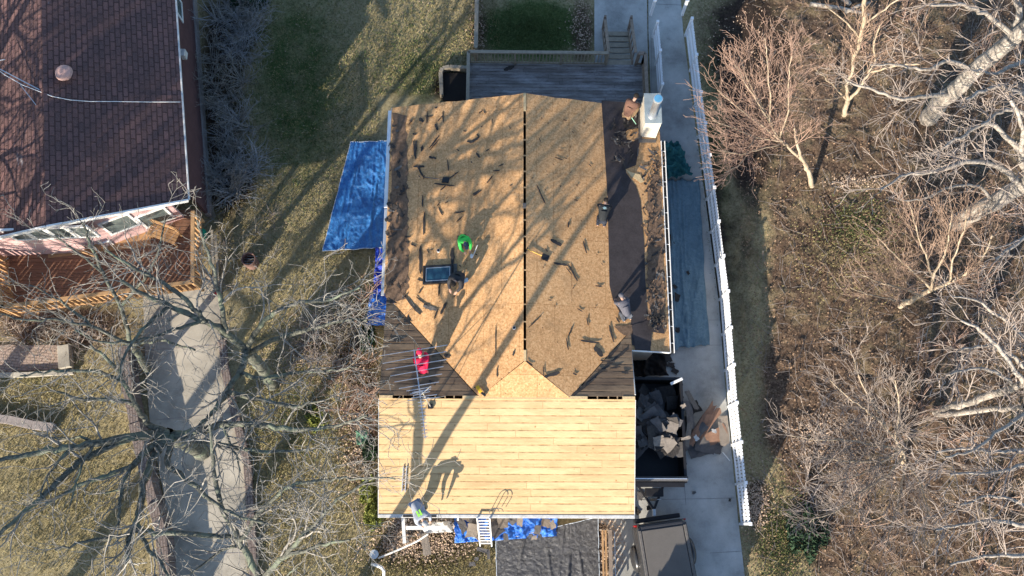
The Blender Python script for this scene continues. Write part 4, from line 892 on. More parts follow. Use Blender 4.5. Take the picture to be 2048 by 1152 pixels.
for i, (x, y, w_, h_) in enumerate([(925, 1050, .55, .3), (945, 1062, .5, .45), (948, 1040, .35, .4), (960, 1075, .4, .25), (990, 1058, .6, .5), (1005, 1042, .5, .45), (1022, 1036, .5, .3), (1012, 1075, .3, .2), (1075, 1060, .35, .25), (1092, 1045, .35, .3), (1105, 1050, .2, .3), (935, 1036, .4, .2), (1040, 1040, .4, .2), (985, 1040, .4, .3), (1068, 1075, .2, .15)]):
    sheet(x, y, .2+rr.uniform(0, .12), w_, h_, rr.uniform(0, 3), (rr.uniform(-.25, .25), rr.uniform(-.25, .25)), rr.choice(['debris', 'debris_tan', 'debris_tan']), 40+i, gl, 'torn shingle sheets lying on the blue tarp under the ladder')
for i, (x, y, w_, h_) in enumerate([(966, 1101, .5, .14), (953, 1118, .15, .13), (945, 1128, .22, .16), (977, 1110, .1, .3), (850, 1085, .3, .95)]):
    sheet(x, y, .06 if i < 4 else .35, w_, h_, .1*i-.2, (0, .05), 'debris' if i < 4 else 'debris_tan', 60+i, 'dark shingle fragment lying on the dry grass below the ladder' if i < 4 else 'long grey board leaning in the leaf bed below the front eave', 'shingle fragments lying on the dry grass below the ladder' if i < 4 else None)
for i, (x, y, w_) in enumerate([(1341, 478, .3), (1350, 573, .16), (1353, 660, .2), (1340, 486, .2), (1352, 595, .28), (1376, 545, .12), (1340, 623, .25), (1430, 515, .12)]):
    sheet(x, y, .12, w_, w_*1.3, i*.7, (0, 0), 'scrap', 80+i, 'small black shingle fragment lying on the grey drop cloth', 'shingle fragments lying on the grey drop cloth')

# ================================================================ DUMP TRAILER
zt_ = 1.9
tx1 = G(1367, 860, zt_)[0]; tx0 = 4.42; ty0 = G(1368, 966, zt_)[1]; ty1 = G(1365, 757, zt_)[1]
tr = thing('dump_trailer', 'black high-sided dump trailer full of torn roofing beside the house', 'trailer', ((tx0+tx1)/2, (ty0+ty1)/2, 0))
BMt = M['black_metal']
MB().box(((tx0+tx1)/2, (ty0+ty1)/2, .75), (tx1-tx0, ty1-ty0, .1)).build('floor', BMt, tr)
for x in (tx0, tx1):
    mb = MB(); mb.box((x, (ty0+ty1)/2, 1.3), (.05, ty1-ty0, 1.1)); mb.box((x, (ty0+ty1)/2, zt_-.03), (.09, ty1-ty0, .07))
    for k in range(8): mb.box((x+(.05 if x > 5 else -.05), ty0+.2+(ty1-ty0-.4)*k/7, 1.28), (.06, .07, 1.1))
    mb.build('side_wall', BMt, tr)
mb = MB(); mb.box(((tx0+tx1)/2, ty1, 1.3), (tx1-tx0-.06, .05, 1.1)); mb.box(((tx0+tx1)/2, ty1, zt_-.03), (tx1-tx0-.1, .09, .07)); mb.build('tailgate', BMt, tr)
mb = MB(); mb.box(((tx0+tx1)/2, ty0, 1.3), (tx1-tx0-.06, .05, 1.1)); mb.box(((tx0+tx1)/2, ty0-.06, zt_-.02), (tx1-tx0-.1, .16, .05)); mb.build('front_wall', BMt, tr)
MB().tube([(tx0+.05, ty0+.14, zt_+.03), (tx1+.06, ty0+.14, zt_+.03)], .085, 12).build('rolled_cover', flat('mesh_tarp_roll', (.06, .06, .065), .4), tr); MB().tube([(tx0+.02, ty0+.14, zt_+.13), (tx1+.02, ty0+.14, zt_+.13)], .02, 8).build('cover_rod', M['alu'], tr)
# wheels and fenders
for x in (tx0+.12, tx1+.02):
    for y in ((ty0+ty1)/2-.1, (ty0+ty1)/2+.75):
        MB().tube([(x-.1, y, .36), (x+.1, y, .36)], .35, 20).build('wheel', M['tyre'], tr)
# tongue
hx, hy = G(1308, 1028, .55)[0], G(1308, 1028, .55)[1]
for x in (tx0+.55, tx1-.55): MB().bar((x, ty0, .6), (hx, hy+.15, .55), .08, .12).build('tongue', BMt, tr)
MB().tube([(hx, hy+.5, .1), (hx, hy+.5, 1.05)], .05, 10).build('jack', BMt, tr); MB().tube([(hx, hy+.5, 1.0), (hx+.2, hy+.5, 1.0)], .015, 6).build('jack_handle', M['galv'], tr)
MB().box((hx, hy+.75, .72), (.65, .3, .25)).build('battery_box', BMt, tr, bevel=.02)
MB().box((hx, hy+.05, .58), (.12, .25, .12)).build('coupler', M['galv'], tr, bevel=.02)
# debris in it
rr = random.Random(31); k = 0
for i in range(46):
    x = rr.uniform(tx0+.25, tx1-.25); y = rr.uniform(ty0+1.1, ty1-.35); px, py = PIX(np.array([x, y, 1.3]))
    cen = (y-(ty0+ty1)/2+.1)/1.6; zz = 1.15+.75*math.exp(-cen*cen)+rr.uniform(-.15, .15)
    px, py = PIX(np.array([x, y, zz]))
    sheet(px, py, zz, rr.uniform(.4, .95), rr.uniform(.35, .8), rr.uniform(0, 3.1), (rr.uniform(-.6, .6), rr.uniform(-.6, .6)), rr.choice(['debris', 'scrap', 'scrap', 'scrap', 'debris']), 100+i, 'torn shingle sheet heaped inside the black dump trailer', 'torn shingle sheets heaped in the dump trailer')
for i, (x, y, w_, h_, rz, m) in enumerate([(1318, 885, .45, .5, .2, 'debris_tan'), (1336, 887, .5, .45, .7, 'debris_tan'), (1346, 855, .4, .4, 1.2, 'debris_tan'), (1366, 812, .18, .14, .5, 'debris_tan'), (1372, 876, .34, .10, .2, 'debris_tan'), (1283, 886, .28, .26, .3, 'scrap_grey'), (1352, 840, .3, .5, .9, 'debris')]):
    sheet(x, y, 2.05, w_, h_, rz, (rr.uniform(-.15, .1), rr.uniform(-.2, .1)), m, 170+i, ['pale tan shingle sheet on top of the trailer heap', 'pale tan shingle sheet on top of the trailer heap', 'pale tan shingle sheet on top of the trailer heap', 'small white scrap at the trailer edge near its rear corner', 'white flashing scrap sticking out over the trailer side', 'small greenish grey scrap at the house side of the trailer', 'dark sheet standing out of the trailer heap'][i], 'pale shingle sheets on top of the trailer heap' if i < 3 else None)
# heap spilled between trailer and fence
gs_ = 'roofing sheets spilled between the trailer and the white fence'
for i, (x, y, z, w_, h_, rz, tl, m) in enumerate([(1408, 838, .5, .28, 1.5, -.62, (.0, .35), 'debris_brown'), (1418, 846, .42, .3, 1.4, -.7, (0, .3), 'debris_brown'), (1398, 858, .55, .3, 1.5, -.55, (0, .3), 'debris_brown'), (1390, 872, .5, .35, 1.3, -.8, (.1, .2), 'debris'), (1432, 870, .25, .5, .9, -1.1, (.1, .1), 'debris_brown'), (1448, 860, .3, .38, 1.15, .02, (0, .15), 'debris_tan'), (1412, 885, .2, .8, .8, -.3, (.05, .1), 'debris'),
                                            (1380, 830, .6, .4, 1.1, .1, (0, .6), 'debris'), (1384, 800, .5, .3, .8, .5, (.1, .6), 'scrap_grey'), (1376, 870, .8, .35, .9, -.2, (.1, .8), 'scrap_grey'), (1400, 900, .15, .9, .5, .2, (0, 0), 'debris'), (1430, 895, .12, .5, .4, -.4, (0, 0), 'debris'), (1386, 815, .3, .6, .5, .4, (.1, .2), 'scrap'), (1376, 850, .4, .5, .7, 0, (0, .5), 'debris')]):
    sheet(x, y, z, w_, h_, rz, tl, m, 200+i, 'long torn roofing sheet fanned out between the trailer and the white fence', gs_)
for i, (x, y, z) in enumerate([(1393, 876, .7), (1428, 862, .5)]): sheet(x, y, z, .14, .2, .5+i, (.2, .1), 'dirty_white', 230+i, ['white scrap of flashing left of the fanned roofing sheets', 'white scrap of flashing near the middle of the fanned roofing sheets'][i])
mb = MB(); mb.bar(G(1341, 768, 1.95), G(1365, 757, 1.95), .10, .06); tag(mb.build('gutter_piece', M['white'], bevel=.01), 'short white gutter piece lying across the trailer corner', 'gutter piece')
mb = MB(); mb.bar(G(1445, 904, .03), G(1460, 922, .03), .04, .03); tag(mb.build('gutter_piece', M['white'], bevel=.01), 'thin white strip lying on the driveway by the fence', 'strip')
for i, (x, y, w_) in enumerate([(1280, 992, .2), (1274, 1022, .2), (1298, 1015, .15), (1338, 700, .3), (1330, 712, .35), (1342, 730, .2), (1322, 735, .3), (1325, 690, .4), (1350, 742, .2), (1388, 985, .1), (1460, 1000, .08), (1340, 718, .15)]):
    sheet(x, y, .05, w_, w_*1.4, i*.9, (0, 0), 'scrap' if i % 3 else 'debris', 240+i, 'small dark shingle fragment lying on the concrete driveway', 'shingle fragments lying on the concrete driveway')

# ================================================================ PICKUP
pc = Vector(G(1327, 1100, 1.3)); rzc = R(8)
pk = thing('pickup_truck', 'black dual rear wheel pickup with a flat bed cover hitched to the trailer', 'pickup truck', (pc.x, pc.y-1.6, 0))
Q = Matrix.Rotation(rzc, 3, 'Z'); O = Vector((pc.x-.06, pc.y+.95, 0))   # rear end centre; local -y is forwards
def W(x, y, z): v = Q @ Vector((x, -y, 0)); return (O.x+v.x, O.y+v.y, z)
def loft(secs, m, name, parent, bevel=0, seg=None):
    """secs: list of (y, [(x,z)...]) cross sections"""
    bm = bmesh.new(); rings = [[bm.verts.new(W(x, y, z)) for x, z in s] for y, s in secs]; n = len(rings[0])
    for a, b_ in zip(rings[:-1], rings[1:]):
        for k_ in range(n): bm.faces.new((a[k_], a[(k_+1) % n], b_[(k_+1) % n], b_[k_]))
    bm.faces.new(rings[0]); bm.faces.new(rings[-1][::-1]); bmesh.ops.recalc_face_normals(bm, faces=bm.faces)
    me = bpy.data.meshes.new(name); bm.to_mesh(me); bm.free(); o = link(name, me, m, parent)
    if bevel: b_ = o.modifiers.new('b', 'BEVEL'); b_.width = bevel; b_.segments = 3; b_.limit_method = 'ANGLE'
    return o
def sec(w_, zb, zt, r=.12): return [(-w_, zb), (w_, zb), (w_+.02, zb+(zt-zb)*.6), (w_-r*.4, zt-.02), (w_-r, zt), (-w_+r, zt), (-w_+r*.4, zt-.02), (-w_-.02, zb+(zt-zb)*.6)]
loft([(0.0, sec(.84, .5, 1.30)), (.12, sec(.93, .45, 1.38)), (2.2, sec(.95, .45, 1.38)), (2.35, sec(.95, .45, 1.36))], M['car'], 'bed', pk, .03)
loft([(2.4, sec(.94, .45, 1.25)), (5.0, sec(.94, .45, 1.22)), (5.9, sec(.92, .45, 1.15)), (6.1, sec(.82, .5, .95))], M['car'], 'body', pk, .04)
loft([(2.42, sec(.86, 1.2, 1.55, .1)), (2.7, sec(.78, 1.2, 1.95, .1)), (4.0, sec(.78, 1.2, 1.95, .1)), (4.75, sec(.86, 1.2, 1.24, .1))], M['glass_dark'], 'cab_glass', pk, .04)
loft([(2.75, sec(.76, 1.93, 1.99, .1)), (3.95, sec(.76, 1.93, 1.99, .1))], M['car'], 'cab_roof', pk, .02)
mb = MB(); mb.prism([W(-.72, .22, 1.42), W(.72, .22, 1.42), W(.74, 2.25, 1.42), W(-.74, 2.25, 1.42)], .04); mb.build('bed_cover', M['cover'], pk, bevel=.012)
for s in (-1, 1): MB().bar(W(s*.80, .2, 1.405), W(s*.82, 2.28, 1.405), .10, .05).build('bed_rail', M['scrap_grey'], pk, bevel=.012)
MB().bar(W(-.74, .12, 1.40), W(.74, .12, 1.40), .09, .05).build('tailgate', M['car'], pk, bevel=.015); MB().bar(W(-.84, -.12, .62), W(.84, -.12, .62), .16, .16).build('rear_bumper', M['black_metal'], pk, bevel=.03)
for s in (-1, 1):
    c_ = Vector(W(s*1.0, 1.15, .62)); mb = MB(); mb.ball((0, 0, 0), 1, 3); bmesh.ops.transform(mb.bm, matrix=Matrix.Translation(c_) @ Matrix.Rotation(rzc, 4, 'Z') @ Matrix.Diagonal((.17, .48, .42, 1)), verts=mb.bm.verts); mb.build('fender', M['car'], pk, smooth=True)
    for yy in (1.15, 4.9): a = W(s*.78, yy, .38); b_ = W(s*1.02 if yy < 2 else s*.96, yy, .38); MB().tube([a, b_], .38, 24).build('wheel', M['tyre'], pk)
    MB().box(W(s*.86, .03, 1.0), (.12, .05, .35), rz=rzc).build('tail_light', flat('tail_light_red', (.4, .02, .02), .2), pk, bevel=.01)
    MB().box(W(s*1.12, 4.1, 1.35), (.2, .12, .22), rz=rzc).build('side_mirror', M['black_metal'], pk, bevel=.03)
MB().tube([W(0, -.1, .5), (hx, hy, .5)], .03, 8).build('tow_hitch', M['galv'], pk)

# ================================================================ FRONT PORCH ITEMS
mp_ = thing('white_trellis', 'white painted trellis of posts and beams below the front eave', 'trellis', tuple(G(807, 1060, 0)))
MB().bar(G(806, 1036, 1.0), G(809, 1086, 1.0), .11, .06).build('beam', M['white'], mp_); MB().bar(G(812, 1056, 1.04), G(895, 1055, 1.04), .13, .06).build('beam', M['white'], mp_)
for a in ((807, 1040), (808, 1084), (890, 1056)): p = Vector(G(*a, 1.0)); MB().bar((p.x, p.y, 0), p, .09).build('post', M['white'], mp_)
mb = MB(); mb.tube([G(757, 1116, .15), G(800, 1098, .35), G(835, 1082, .5), G(856, 1068, .7)], .035, 6); tag(mb.build('downspout', M['dirty_white']), 'long bent white downspout lying over the leaf bed', 'downspout')
mb = MB(); mb.tube([G(744, 1128, .1), G(752, 1130, .3), G(762, 1134, .35), G(768, 1142, .2), (G(768, 1150, .05))], .06, 8); tag(mb.build('drain_pipe', M['white'], smooth=True), 'curled white drain pipe lying on the grass at the bottom edge', 'pipe')
p = Vector(G(751, 1108, 0)); t = thing('paint_bucket', 'grey bucket standing on the grass left of the bent downspout', 'bucket', tuple(p)); MB().tube([p, p+Vector((0, 0, .36))], [.13, .15], 16).build('body', M['scrap_grey'], t); MB().tube([p+Vector((0, 0, .36)), p+Vector((0, 0, .38))], .16, 16).build('lid', M['galv'], t)
mb = MB(); mb.bar(G(915, 1018, 1.4), G(916, 1040, .2), .05, .05); mb.build('slim_post', M['white']); tag(bpy.data.objects['slim_post'], 'thin white porch post by the black plastic sheet', 'post')
# porch ramp rails beside the truck
t = thing('porch_steps_rail', 'brown timber handrails flanking the leaf covered bed by the truck', 'handrail', tuple(G(1212, 1100, 0)))
for x in (1205, 1211, 1220): 
    A = Vector(G(x+(0), 1060, .75)); B = Vector(G(x+3, 1190, .75)); MB().bar(A, B, .06 if x < 1215 else .13, .05).build('rail', M['cedar'] if x < 1215 else M['stairwood'], t)
    for k in range(4): c_ = A.lerp(B, k/3); MB().bar((c_.x, c_.y, 0), c_, .07).build('post', M['stairwood'], t)
mb = MB(); mb.bar(G(1229, 1065, .35), G(1232, 1190, .35), .03); tag(mb.build('metal_handrail', M['galv']), 'thin metal rail right of the brown timber handrails', 'handrail')
p = Vector(G(1239, 1094, .02)); mb = MB(); mb.box(p+Vector((0, 0, .04)), (.2, .17, .06), rz=.5); tag(mb.build('stepping_stone', M['concrete'], bevel=.02), 'small grey stone lying in the leaves by the truck', 'stone')
p = Vector(G(768, 568, .5)); mb = MB(); mb.box(p, (.12, .5, .25)); tag(mb.build('cardboard_box', flat('cardboard', (.35, .22, .11)), bevel=.01), 'brown cardboard box standing on the deep blue tarp', 'box')

# ================================================================ PEOPLE
def skinmesh(name, nodes, edges, m, parent, root=0, sub=2, mat=None):
    bm = bmesh.new(); vs = {}; keys = list(nodes)
    for k in keys: vs[k] = bm.verts.new(mat @ Vector(nodes[k][:3]) if mat else Vector(nodes[k][:3]))
    for a, b_ in edges: bm.edges.new((vs[a], vs[b_]))
    me = bpy.data.meshes.new(name); bm.to_mesh(me); bm.free(); o = bpy.data.objects.new(name, me); col.objects.link(o); me.materials.append(m)
    sk_ = o.modifiers.new('skin', 'SKIN'); sk_.use_smooth_shade = True
    for i, k in enumerate(keys):
        r = nodes[k][3]; me.skin_vertices[0].data[i].radius = (r, r) if not isinstance(r, tuple) else r
        me.skin_vertices[0].data[i].use_root = (i == root)
    if sub: sb_ = o.modifiers.new('sub', 'SUBSURF'); sb_.levels = sub; sb_.render_levels = sub
    if parent is not None: o.parent = parent
    return o
POSES = {
 'bend': dict(foot=(.13, .02, .04), knee=(.13, .06, .46), hip=(.10, -.14, .84), pelvis=(0, -.15, .88), waist=(0, .02, 1.0), chest=(0, .24, 1.10), neck=(0, .40, 1.14), head=(0, .53, 1.10), sh=(.18, .32, 1.12), el=(.24, .42, .84), wr=(.16, .56, .62)),
 'squat': dict(foot=(.16, -.04, .04), knee=(.22, .26, .44), hip=(.10, -.18, .36), pelvis=(0, -.2, .38), waist=(0, -.12, .56), chest=(0, .04, .74), neck=(0, .18, .88), head=(0, .30, .95), sh=(.19, .10, .82), el=(.22, .26, .58), wr=(.13, .40, .42)),
 'kneel': dict(foot=(.13, -.42, .05), knee=(.15, .02, .06), hip=(.10, -.28, .36), pelvis=(0, -.28, .38), waist=(0, -.1, .52), chest=(0, .14, .62), neck=(0, .32, .68), head=(0, .46, .66), sh=(.19, .22, .66), el=(.26, .36, .36), wr=(.17, .52, .14)),
}
def person(label, px, py, pl, face, pose, shirt, pants, hairc=None, hat=None, long=True, scale=1.0):
    """face: heading in degrees, counter-clockwise from photo-right"""
    p = POSES[pose]; base = GP(px, py, pl); base[2] = plz(pl, base[0], base[1])
    Tm = Matrix.Translation(Vector(base)) @ Matrix.Rotation(R(face-90), 4, 'Z') @ Matrix.Scale(scale, 4) @ Matrix.Translation(Vector((0, -.1, 0)))
    def s(v, k): return (v[0]*k, v[1], v[2])
    nb = {'pelvis': (*p['pelvis'], .09), 'waist': (*p['waist'], .08), 'chest': (*p['chest'], .09), 'neck': (*p['neck'], .055)}
    hd = Vector(p['head']); nk = Vector(p['neck']); dh = (hd-nk).normalized()
    nb['skull'] = (*(hd+Vector((0, 0, .02))), (.085, .10)); nb['crown'] = (*(hd+dh*.09+Vector((0, 0, .03))), .075)
    fwd = Vector((0, dh.z*.6+.4, -dh.y*.8)).normalized(); nb['nose'] = (*(hd+fwd*.10), .014)
    e = [('pelvis', 'waist'), ('waist', 'chest'), ('chest', 'neck'), ('neck', 'skull'), ('skull', 'crown'), ('skull', 'nose')]
    sh, arms, trs, shoes = {}, [], {}, {}
    for k, c_ in ((1, 'r'), (-1, 'l')):
        nb['sh'+c_] = (*s(p['sh'], k), .05); nb['el'+c_] = (*s(p['el'], k), .036); nb['wr'+c_] = (*s(p['wr'], k), .03)
        W_ = Vector(s(p['wr'], k)); E_ = Vector(s(p['el'], k)); d = (W_-E_).normalized(); side = Vector((k, 0, 0)); pm = W_+d*.07
        nb['pm'+c_] = (*pm, (.04, .025)); e += [('chest', 'sh'+c_), ('sh'+c_, 'el'+c_), ('el'+c_, 'wr'+c_), ('wr'+c_, 'pm'+c_)]
        for f, (o_, L_) in enumerate(((-.03, .065), (-.01, .075), (.01, .07), (.03, .055))):
            a = pm+side*o_+d*.03; nb[f'f{f}a{c_}'] = (*a, .009); nb[f'f{f}b{c_}'] = (*(a+d*L_*.5+Vector((0, 0, -.01))), .009); nb[f'f{f}c{c_}'] = (*(a+d*L_*.75+Vector((0, 0, -.035))), .008)
            e += [('pm'+c_, f'f{f}a{c_}'), (f'f{f}a{c_}', f'f{f}b{c_}'), (f'f{f}b{c_}', f'f{f}c{c_}')]
        nb['t1'+c_] = (*(W_+d*.03-side*.045), .01); nb['t2'+c_] = (*(W_+d*.075-side*.06), .009); e += [('wr'+c_, 't1'+c_), ('t1'+c_, 't2'+c_)]
        nb['hip'+c_] = (*s(p['hip'], k), .075); nb['kn'+c_] = (*s(p['knee'], k), .05); nb['an'+c_] = (*(Vector(s(p['foot'], k))+Vector((0, -.02, .06))), .04)
        nb['toe'+c_] = (*(Vector(s(p['foot'], k))+Vector((0, .17, 0))), .035); e += [('pelvis', 'hip'+c_), ('hip'+c_, 'kn'+c_), ('kn'+c_, 'an'+c_), ('an'+c_, 'toe'+c_)]
    body = skinmesh('person', nb, e, M['skin'], None, 0, 1, None); body.matrix_world = Tm
    tag(body, label, 'person')
    def child(name, keys, ed, grow, m, ov=()):
        ov = dict(ov); nd = {k: (*nb[k][:3], nb[k][3]+ov.get(k, grow)) for k in keys}
        o = skinmesh(name, nd, ed, m, None, 0, 1, None); o.parent = body; return o
    sk_ = ['waist', 'pelvis', 'chest', 'shr', 'elr', 'shl', 'ell']; se = [('pelvis', 'waist'), ('waist', 'chest'), ('chest', 'shr'), ('chest', 'shl'), ('shr', 'elr'), ('shl', 'ell')]
    if long: sk_ += ['wrr', 'wrl']; se += [('elr', 'wrr'), ('ell', 'wrl')]
    child('shirt', sk_, se, .055, shirt, (('waist', .09), ('pelvis', .07), ('chest', .10), ('wrr', .02), ('wrl', .02), ('elr', .03), ('ell', .03)))
    child('trousers', ['pelvis', 'hipr', 'knr', 'anr', 'hipl', 'knl', 'anl'], [('pelvis', 'hipr'), ('hipr', 'knr'), ('knr', 'anr'), ('pelvis', 'hipl'), ('hipl', 'knl'), ('knl', 'anl')], .04, pants)
    for c_ in 'rl': child('shoe', ['an'+c_, 'toe'+c_], [('an'+c_, 'toe'+c_)], .02, M['black_metal'])
    mb = MB(); mb.ball(hd-fwd*.03+dh*.05+Vector((0, 0, .03)), (.10, .105, .10), 2); o = mb.build('hat' if hat else 'hair', hat or hairc or M['hair']); o.parent = body
    if hat: 
        mb = MB(); q_ = hd+fwd*.1+dh*.06; mb.ball(q_, (.075, .075, .015), 2); b_ = mb.build('brim', hat); b_.parent = o
    mb = MB()
    for k in (-1, 1): mb.ball(hd+fwd*.085+dh*.02+Vector((k*.032, 0, 0)), .012, 1)
    o = mb.build('eyes', M['black_metal']); o.parent = body
    return body
cl = lambda n, c: simple(n, c, .9, .2, 12, bump=.01)
person('worker in a brown jacket crouching on the dark felt beside the chimney', 1259, 226, PE, 60, 'squat', cl('brown_jacket', (.16, .085, .06)), cl('tan_trousers', (.30, .20, .12)))
B_ = person('worker in a black t-shirt with a pale back print crouching at the felt edge', 1205, 430, PE, 80, 'kneel', cl('black_shirt', (.025, .028, .03)), cl('dark_jeans', (.03, .035, .05)), long=False, scale=.88)
B_2 = person('worker in a bright green shirt bending over on the west slope', 930, 495, PW, -70, 'squat', cl('green_shirt', (.06, .62, .10)), cl('dark_trousers', (.03, .035, .04)), hat=cl('navy_cap', (.03, .05, .09)), long=True, scale=.88)
person('worker in dark clothing crouching below the skylight', 914, 572, PW, -110, 'squat', cl('charcoal_jacket', (.035, .035, .04)), cl('dark_work_trousers', (.04, .045, .06)))
person('worker in a grey hooded top kneeling at the lower felt edge', 1245, 618, PE, 110, 'kneel', cl('grey_hoodie', (.10, .10, .12)), cl('grey_jeans', (.08, .09, .11)), hat=cl('grey_hood', (.12, .12, .14)), scale=.88)
person('worker in a bright red hooded top squatting under the antenna', 846, 728, PN, 100, 'squat', cl('red_hoodie', (.75, .02, .08)), cl('red_brown_trousers', (.12, .03, .04)), hat=cl('red_hood', (.75, .02, .08)))
person('worker in a grey top with a lime patch bending over the front eave', 842, 1022, PF, -60, 'bend', cl('blue_grey_top', (.34, .37, .44)), cl('faded_jeans', (.22, .28, .40)), hat=cl('grey_cap', (.4, .4, .4)))
# pale circular print on the black shirt, lime patch on the grey top
def backprint(label, body, m, pose, w_=.07):
    p = POSES[pose]; c_ = (Vector(p['chest'])+Vector((0, -.02, .155))); mb = MB()
    for k in range(12): a = k*math.pi/6; mb.box(c_+Vector((.055*math.cos(a), .045*math.sin(a), 0)), (.018, .018, .01), rz=a)
    for k in range(3): mb.box(c_+Vector((0, -.03+.03*k, 0)), (.15 if k == 1 else .09, .013, .01))
    o = mb.build('back_print', m); o.parent = body
backprint('', B_, cl('print_pale', (.45, .65, .68)), 'kneel')
lb = [o for o in col.objects if o.get('label', '').startswith('worker in a grey top')][0]
mb = MB(); c_ = Vector(POSES['bend']['chest'])+Vector((0, -.04, .14))
for a in (-.05, .05): mb.box(c_+Vector((a, 0, 0)), (.05, .2, .02))
mb.box(c_+Vector((0, .05, 0)), (.14, .05, .018)); o = mb.build('lime_patch', cl('lime', (.35, .85, .1))); o.parent = lb
# pry bar held by the chimney worker, white handled bar near green worker
mb = MB(); mb.tube([GP(1261, 232, (PE[0]+.35, PE[1], 0)), GP(1272, 248, (PE[0]+.06, PE[1], 0))], .014, 6); tag(mb.build('pry_bar', flat('pale_green_bar', (.35, .65, .5))), 'pale green pry bar held by the worker beside the chimney', 'pry bar')
mb = MB(); mb.tube([GP(945, 515, (PW[0]+.1, PW[1], 0)), GP(955, 490, (PW[0]+.3, PW[1], 0))], .012, 6); tag(mb.build('pole', M['white']), 'thin white pole beside the worker in green', 'pole')
p = Vector(GP(943, 512, (PW[0]+.06, PW[1], 0))); mb = MB(); mb.ball(p, (.06, .09, .05), 2); tag(mb.build('glove', M['white'], smooth=True), 'white work glove lying beside the worker in green', 'glove')
p = Vector(GP(929, 560, (PW[0]+.2, PW[1], 0))); sheet(929, 561, p.z, .22, .16, .3, (0, 0), 'white', 990, 'white paper held by the worker at the skylight', None, 'paper')

# ================================================================ TREES
class Tw:
    """collects tapered tubes, writes them as one numpy mesh"""
    def __init__(s): s.V = []; s.F = []; s.n = 0
    def add(s, P_, rad, k):
        P_ = np.asarray(P_); m_ = len(P_)
        d = np.gradient(P_, axis=0); d /= (np.linalg.norm(d, axis=1)[:, None]+1e-9)
        ref = np.array([.31, .17, .93]); a = np.cross(d, ref); a /= (np.linalg.norm(a, axis=1)[:, None]+1e-9); b_ = np.cross(d, a)
        th = np.arange(k)*2*np.pi/k
        ring = P_[:, None, :]+rad[:, None, None]*(a[:, None, :]*np.cos(th)[None, :, None]+b_[:, None, :]*np.sin(th)[None, :, None])
        s.V.append(ring.reshape(-1, 3)); i = np.arange(m_-1)[:, None]*k+s.n; j = np.arange(k)[None, :]; j2 = (j+1) % k
        s.F.append(np.stack([i+j, i+j2, i+k+j2, i+k+j], -1).reshape(-1, 4)); s.n += m_*k
    def build(s, name, m, parent=None):
        if not s.V: return None
        return npmesh(name, np.vstack(s.V), np.vstack(s.F), m, parent, smooth=True)
def curve_pts(p, d, L, nseg, wob, up, rng):
    P_ = [p]; step = L/nseg
    for i in range(nseg):
        d = d+rng.normal(0, wob, 3)+np.array([0, 0, up]); d /= np.linalg.norm(d); P_.append(P_[-1]+d*step)
    return np.array(P_), d
def grow(T, p, d, L, r, lev, st, rng):
    """T: dict of collectors by level class; st: style dict"""
    nseg = max(3, int(L/st['seg'])); nseg = min(nseg, 9)
    P_, de = curve_pts(p, d, L, nseg, st['wob'], st['up'], rng)
    if P_[-1][2] < .05: P_[:, 2] = np.maximum(P_[:, 2], .05)
    rad = np.linspace(r, max(r*.45, st['rmin']), len(P_))
    (T['thick'] if r > .045 else T['thin']).add(P_, rad, 6 if r > .045 else (4 if r > .015 else 3))
    if lev >= st['lev'] or L < .25: return
    n = max(2, int(L*st['dens'][min(lev, len(st['dens'])-1)]*rng.uniform(.8, 1.2)))
    for i in range(n):
        t = rng.uniform(.22, 1.0) if i else 1.0; q = t*nseg; k = min(int(q), nseg-1); pt = P_[k]+(P_[k+1]-P_[k])*(q-k); dd = P_[k+1]-P_[k]; dd /= np.linalg.norm(dd)
        perp = rng.normal(0, 1, 3); perp -= perp.dot(dd)*dd; perp /= np.linalg.norm(perp)
        perp[2] *= st['flat']; ang = rng.uniform(*st['ang']); nd = dd*math.cos(ang)+perp*math.sin(ang); nd /= np.linalg.norm(nd)
        rl_ = np.interp(t, [0, 1], [rad[0], rad[-1]])
        grow(T, pt, nd, L*rng.uniform(*st['lr'])*(1.1-.45*t if i else .8), max(st['rmin'], rl_*st['rr']), lev+1, st, rng)
def limb(T, pts, st, rng, side=1.0, lev=1):
    """hand placed limb: (px,py,z,r) nodes, smoothed, with branches along it"""
    A = np.array([list(G(a[0], a[1], a[2]))+[a[3]] for a in pts]); n = len(A)
    tt = np.linspace(0, n-1, (n-1)*5+1); Q_ = np.stack([np.interp(tt, np.arange(n), A[:, k]) for k in range(4)], -1)
    for _ in range(2): Q_[1:-1] = (Q_[:-2]+2*Q_[1:-1]+Q_[2:])/4
    Q_[1:-1, :3] += rng.normal(0, st.get('kink', .035), (len(Q_)-2, 3)); Q_[:, 3] *= st.get('thin', 1.)
    T['thick'].add(Q_[:, :3], Q_[:, 3], 8)
    L = np.linalg.norm(np.diff(Q_[:, :3], axis=0), axis=1).sum(); cnt = int(L*st['limbd']*side)
    for i in range(cnt):
        t = rng.uniform(.12, 1.0) if i > 1 else 1.0; k = min(int(t*(len(Q_)-1)), len(Q_)-2); pt = Q_[k, :3]; dd = Q_[k+1, :3]-Q_[k, :3]; dd /= np.linalg.norm(dd)
        perp = rng.normal(0, 1, 3); perp -= perp.dot(dd)*dd; perp /= np.linalg.norm(perp); perp[2] = perp[2]*st['flat']+.1; ang = rng.uniform(*st['ang']) if i > 1 else rng.uniform(0, .5)
        nd = dd*math.cos(ang)+perp*math.sin(ang); nd /= np.linalg.norm(nd)
        grow(T, pt, nd, rng.uniform(*st['bl'])*(1.15-.5*t), min(Q_[k, 3]*.5, .05)*rng.uniform(.5, 1), lev+1, st, rng)
OAK = dict(kink=.02, seg=.22, wob=.20, up=.012, rmin=.0072, lev=4, dens=[3, 2.6, 3.2, 3.6], flat=.75, ang=(.45, 1.15), lr=(.42, .72), rr=.62, limbd=2.6, bl=(1.0, 2.15))
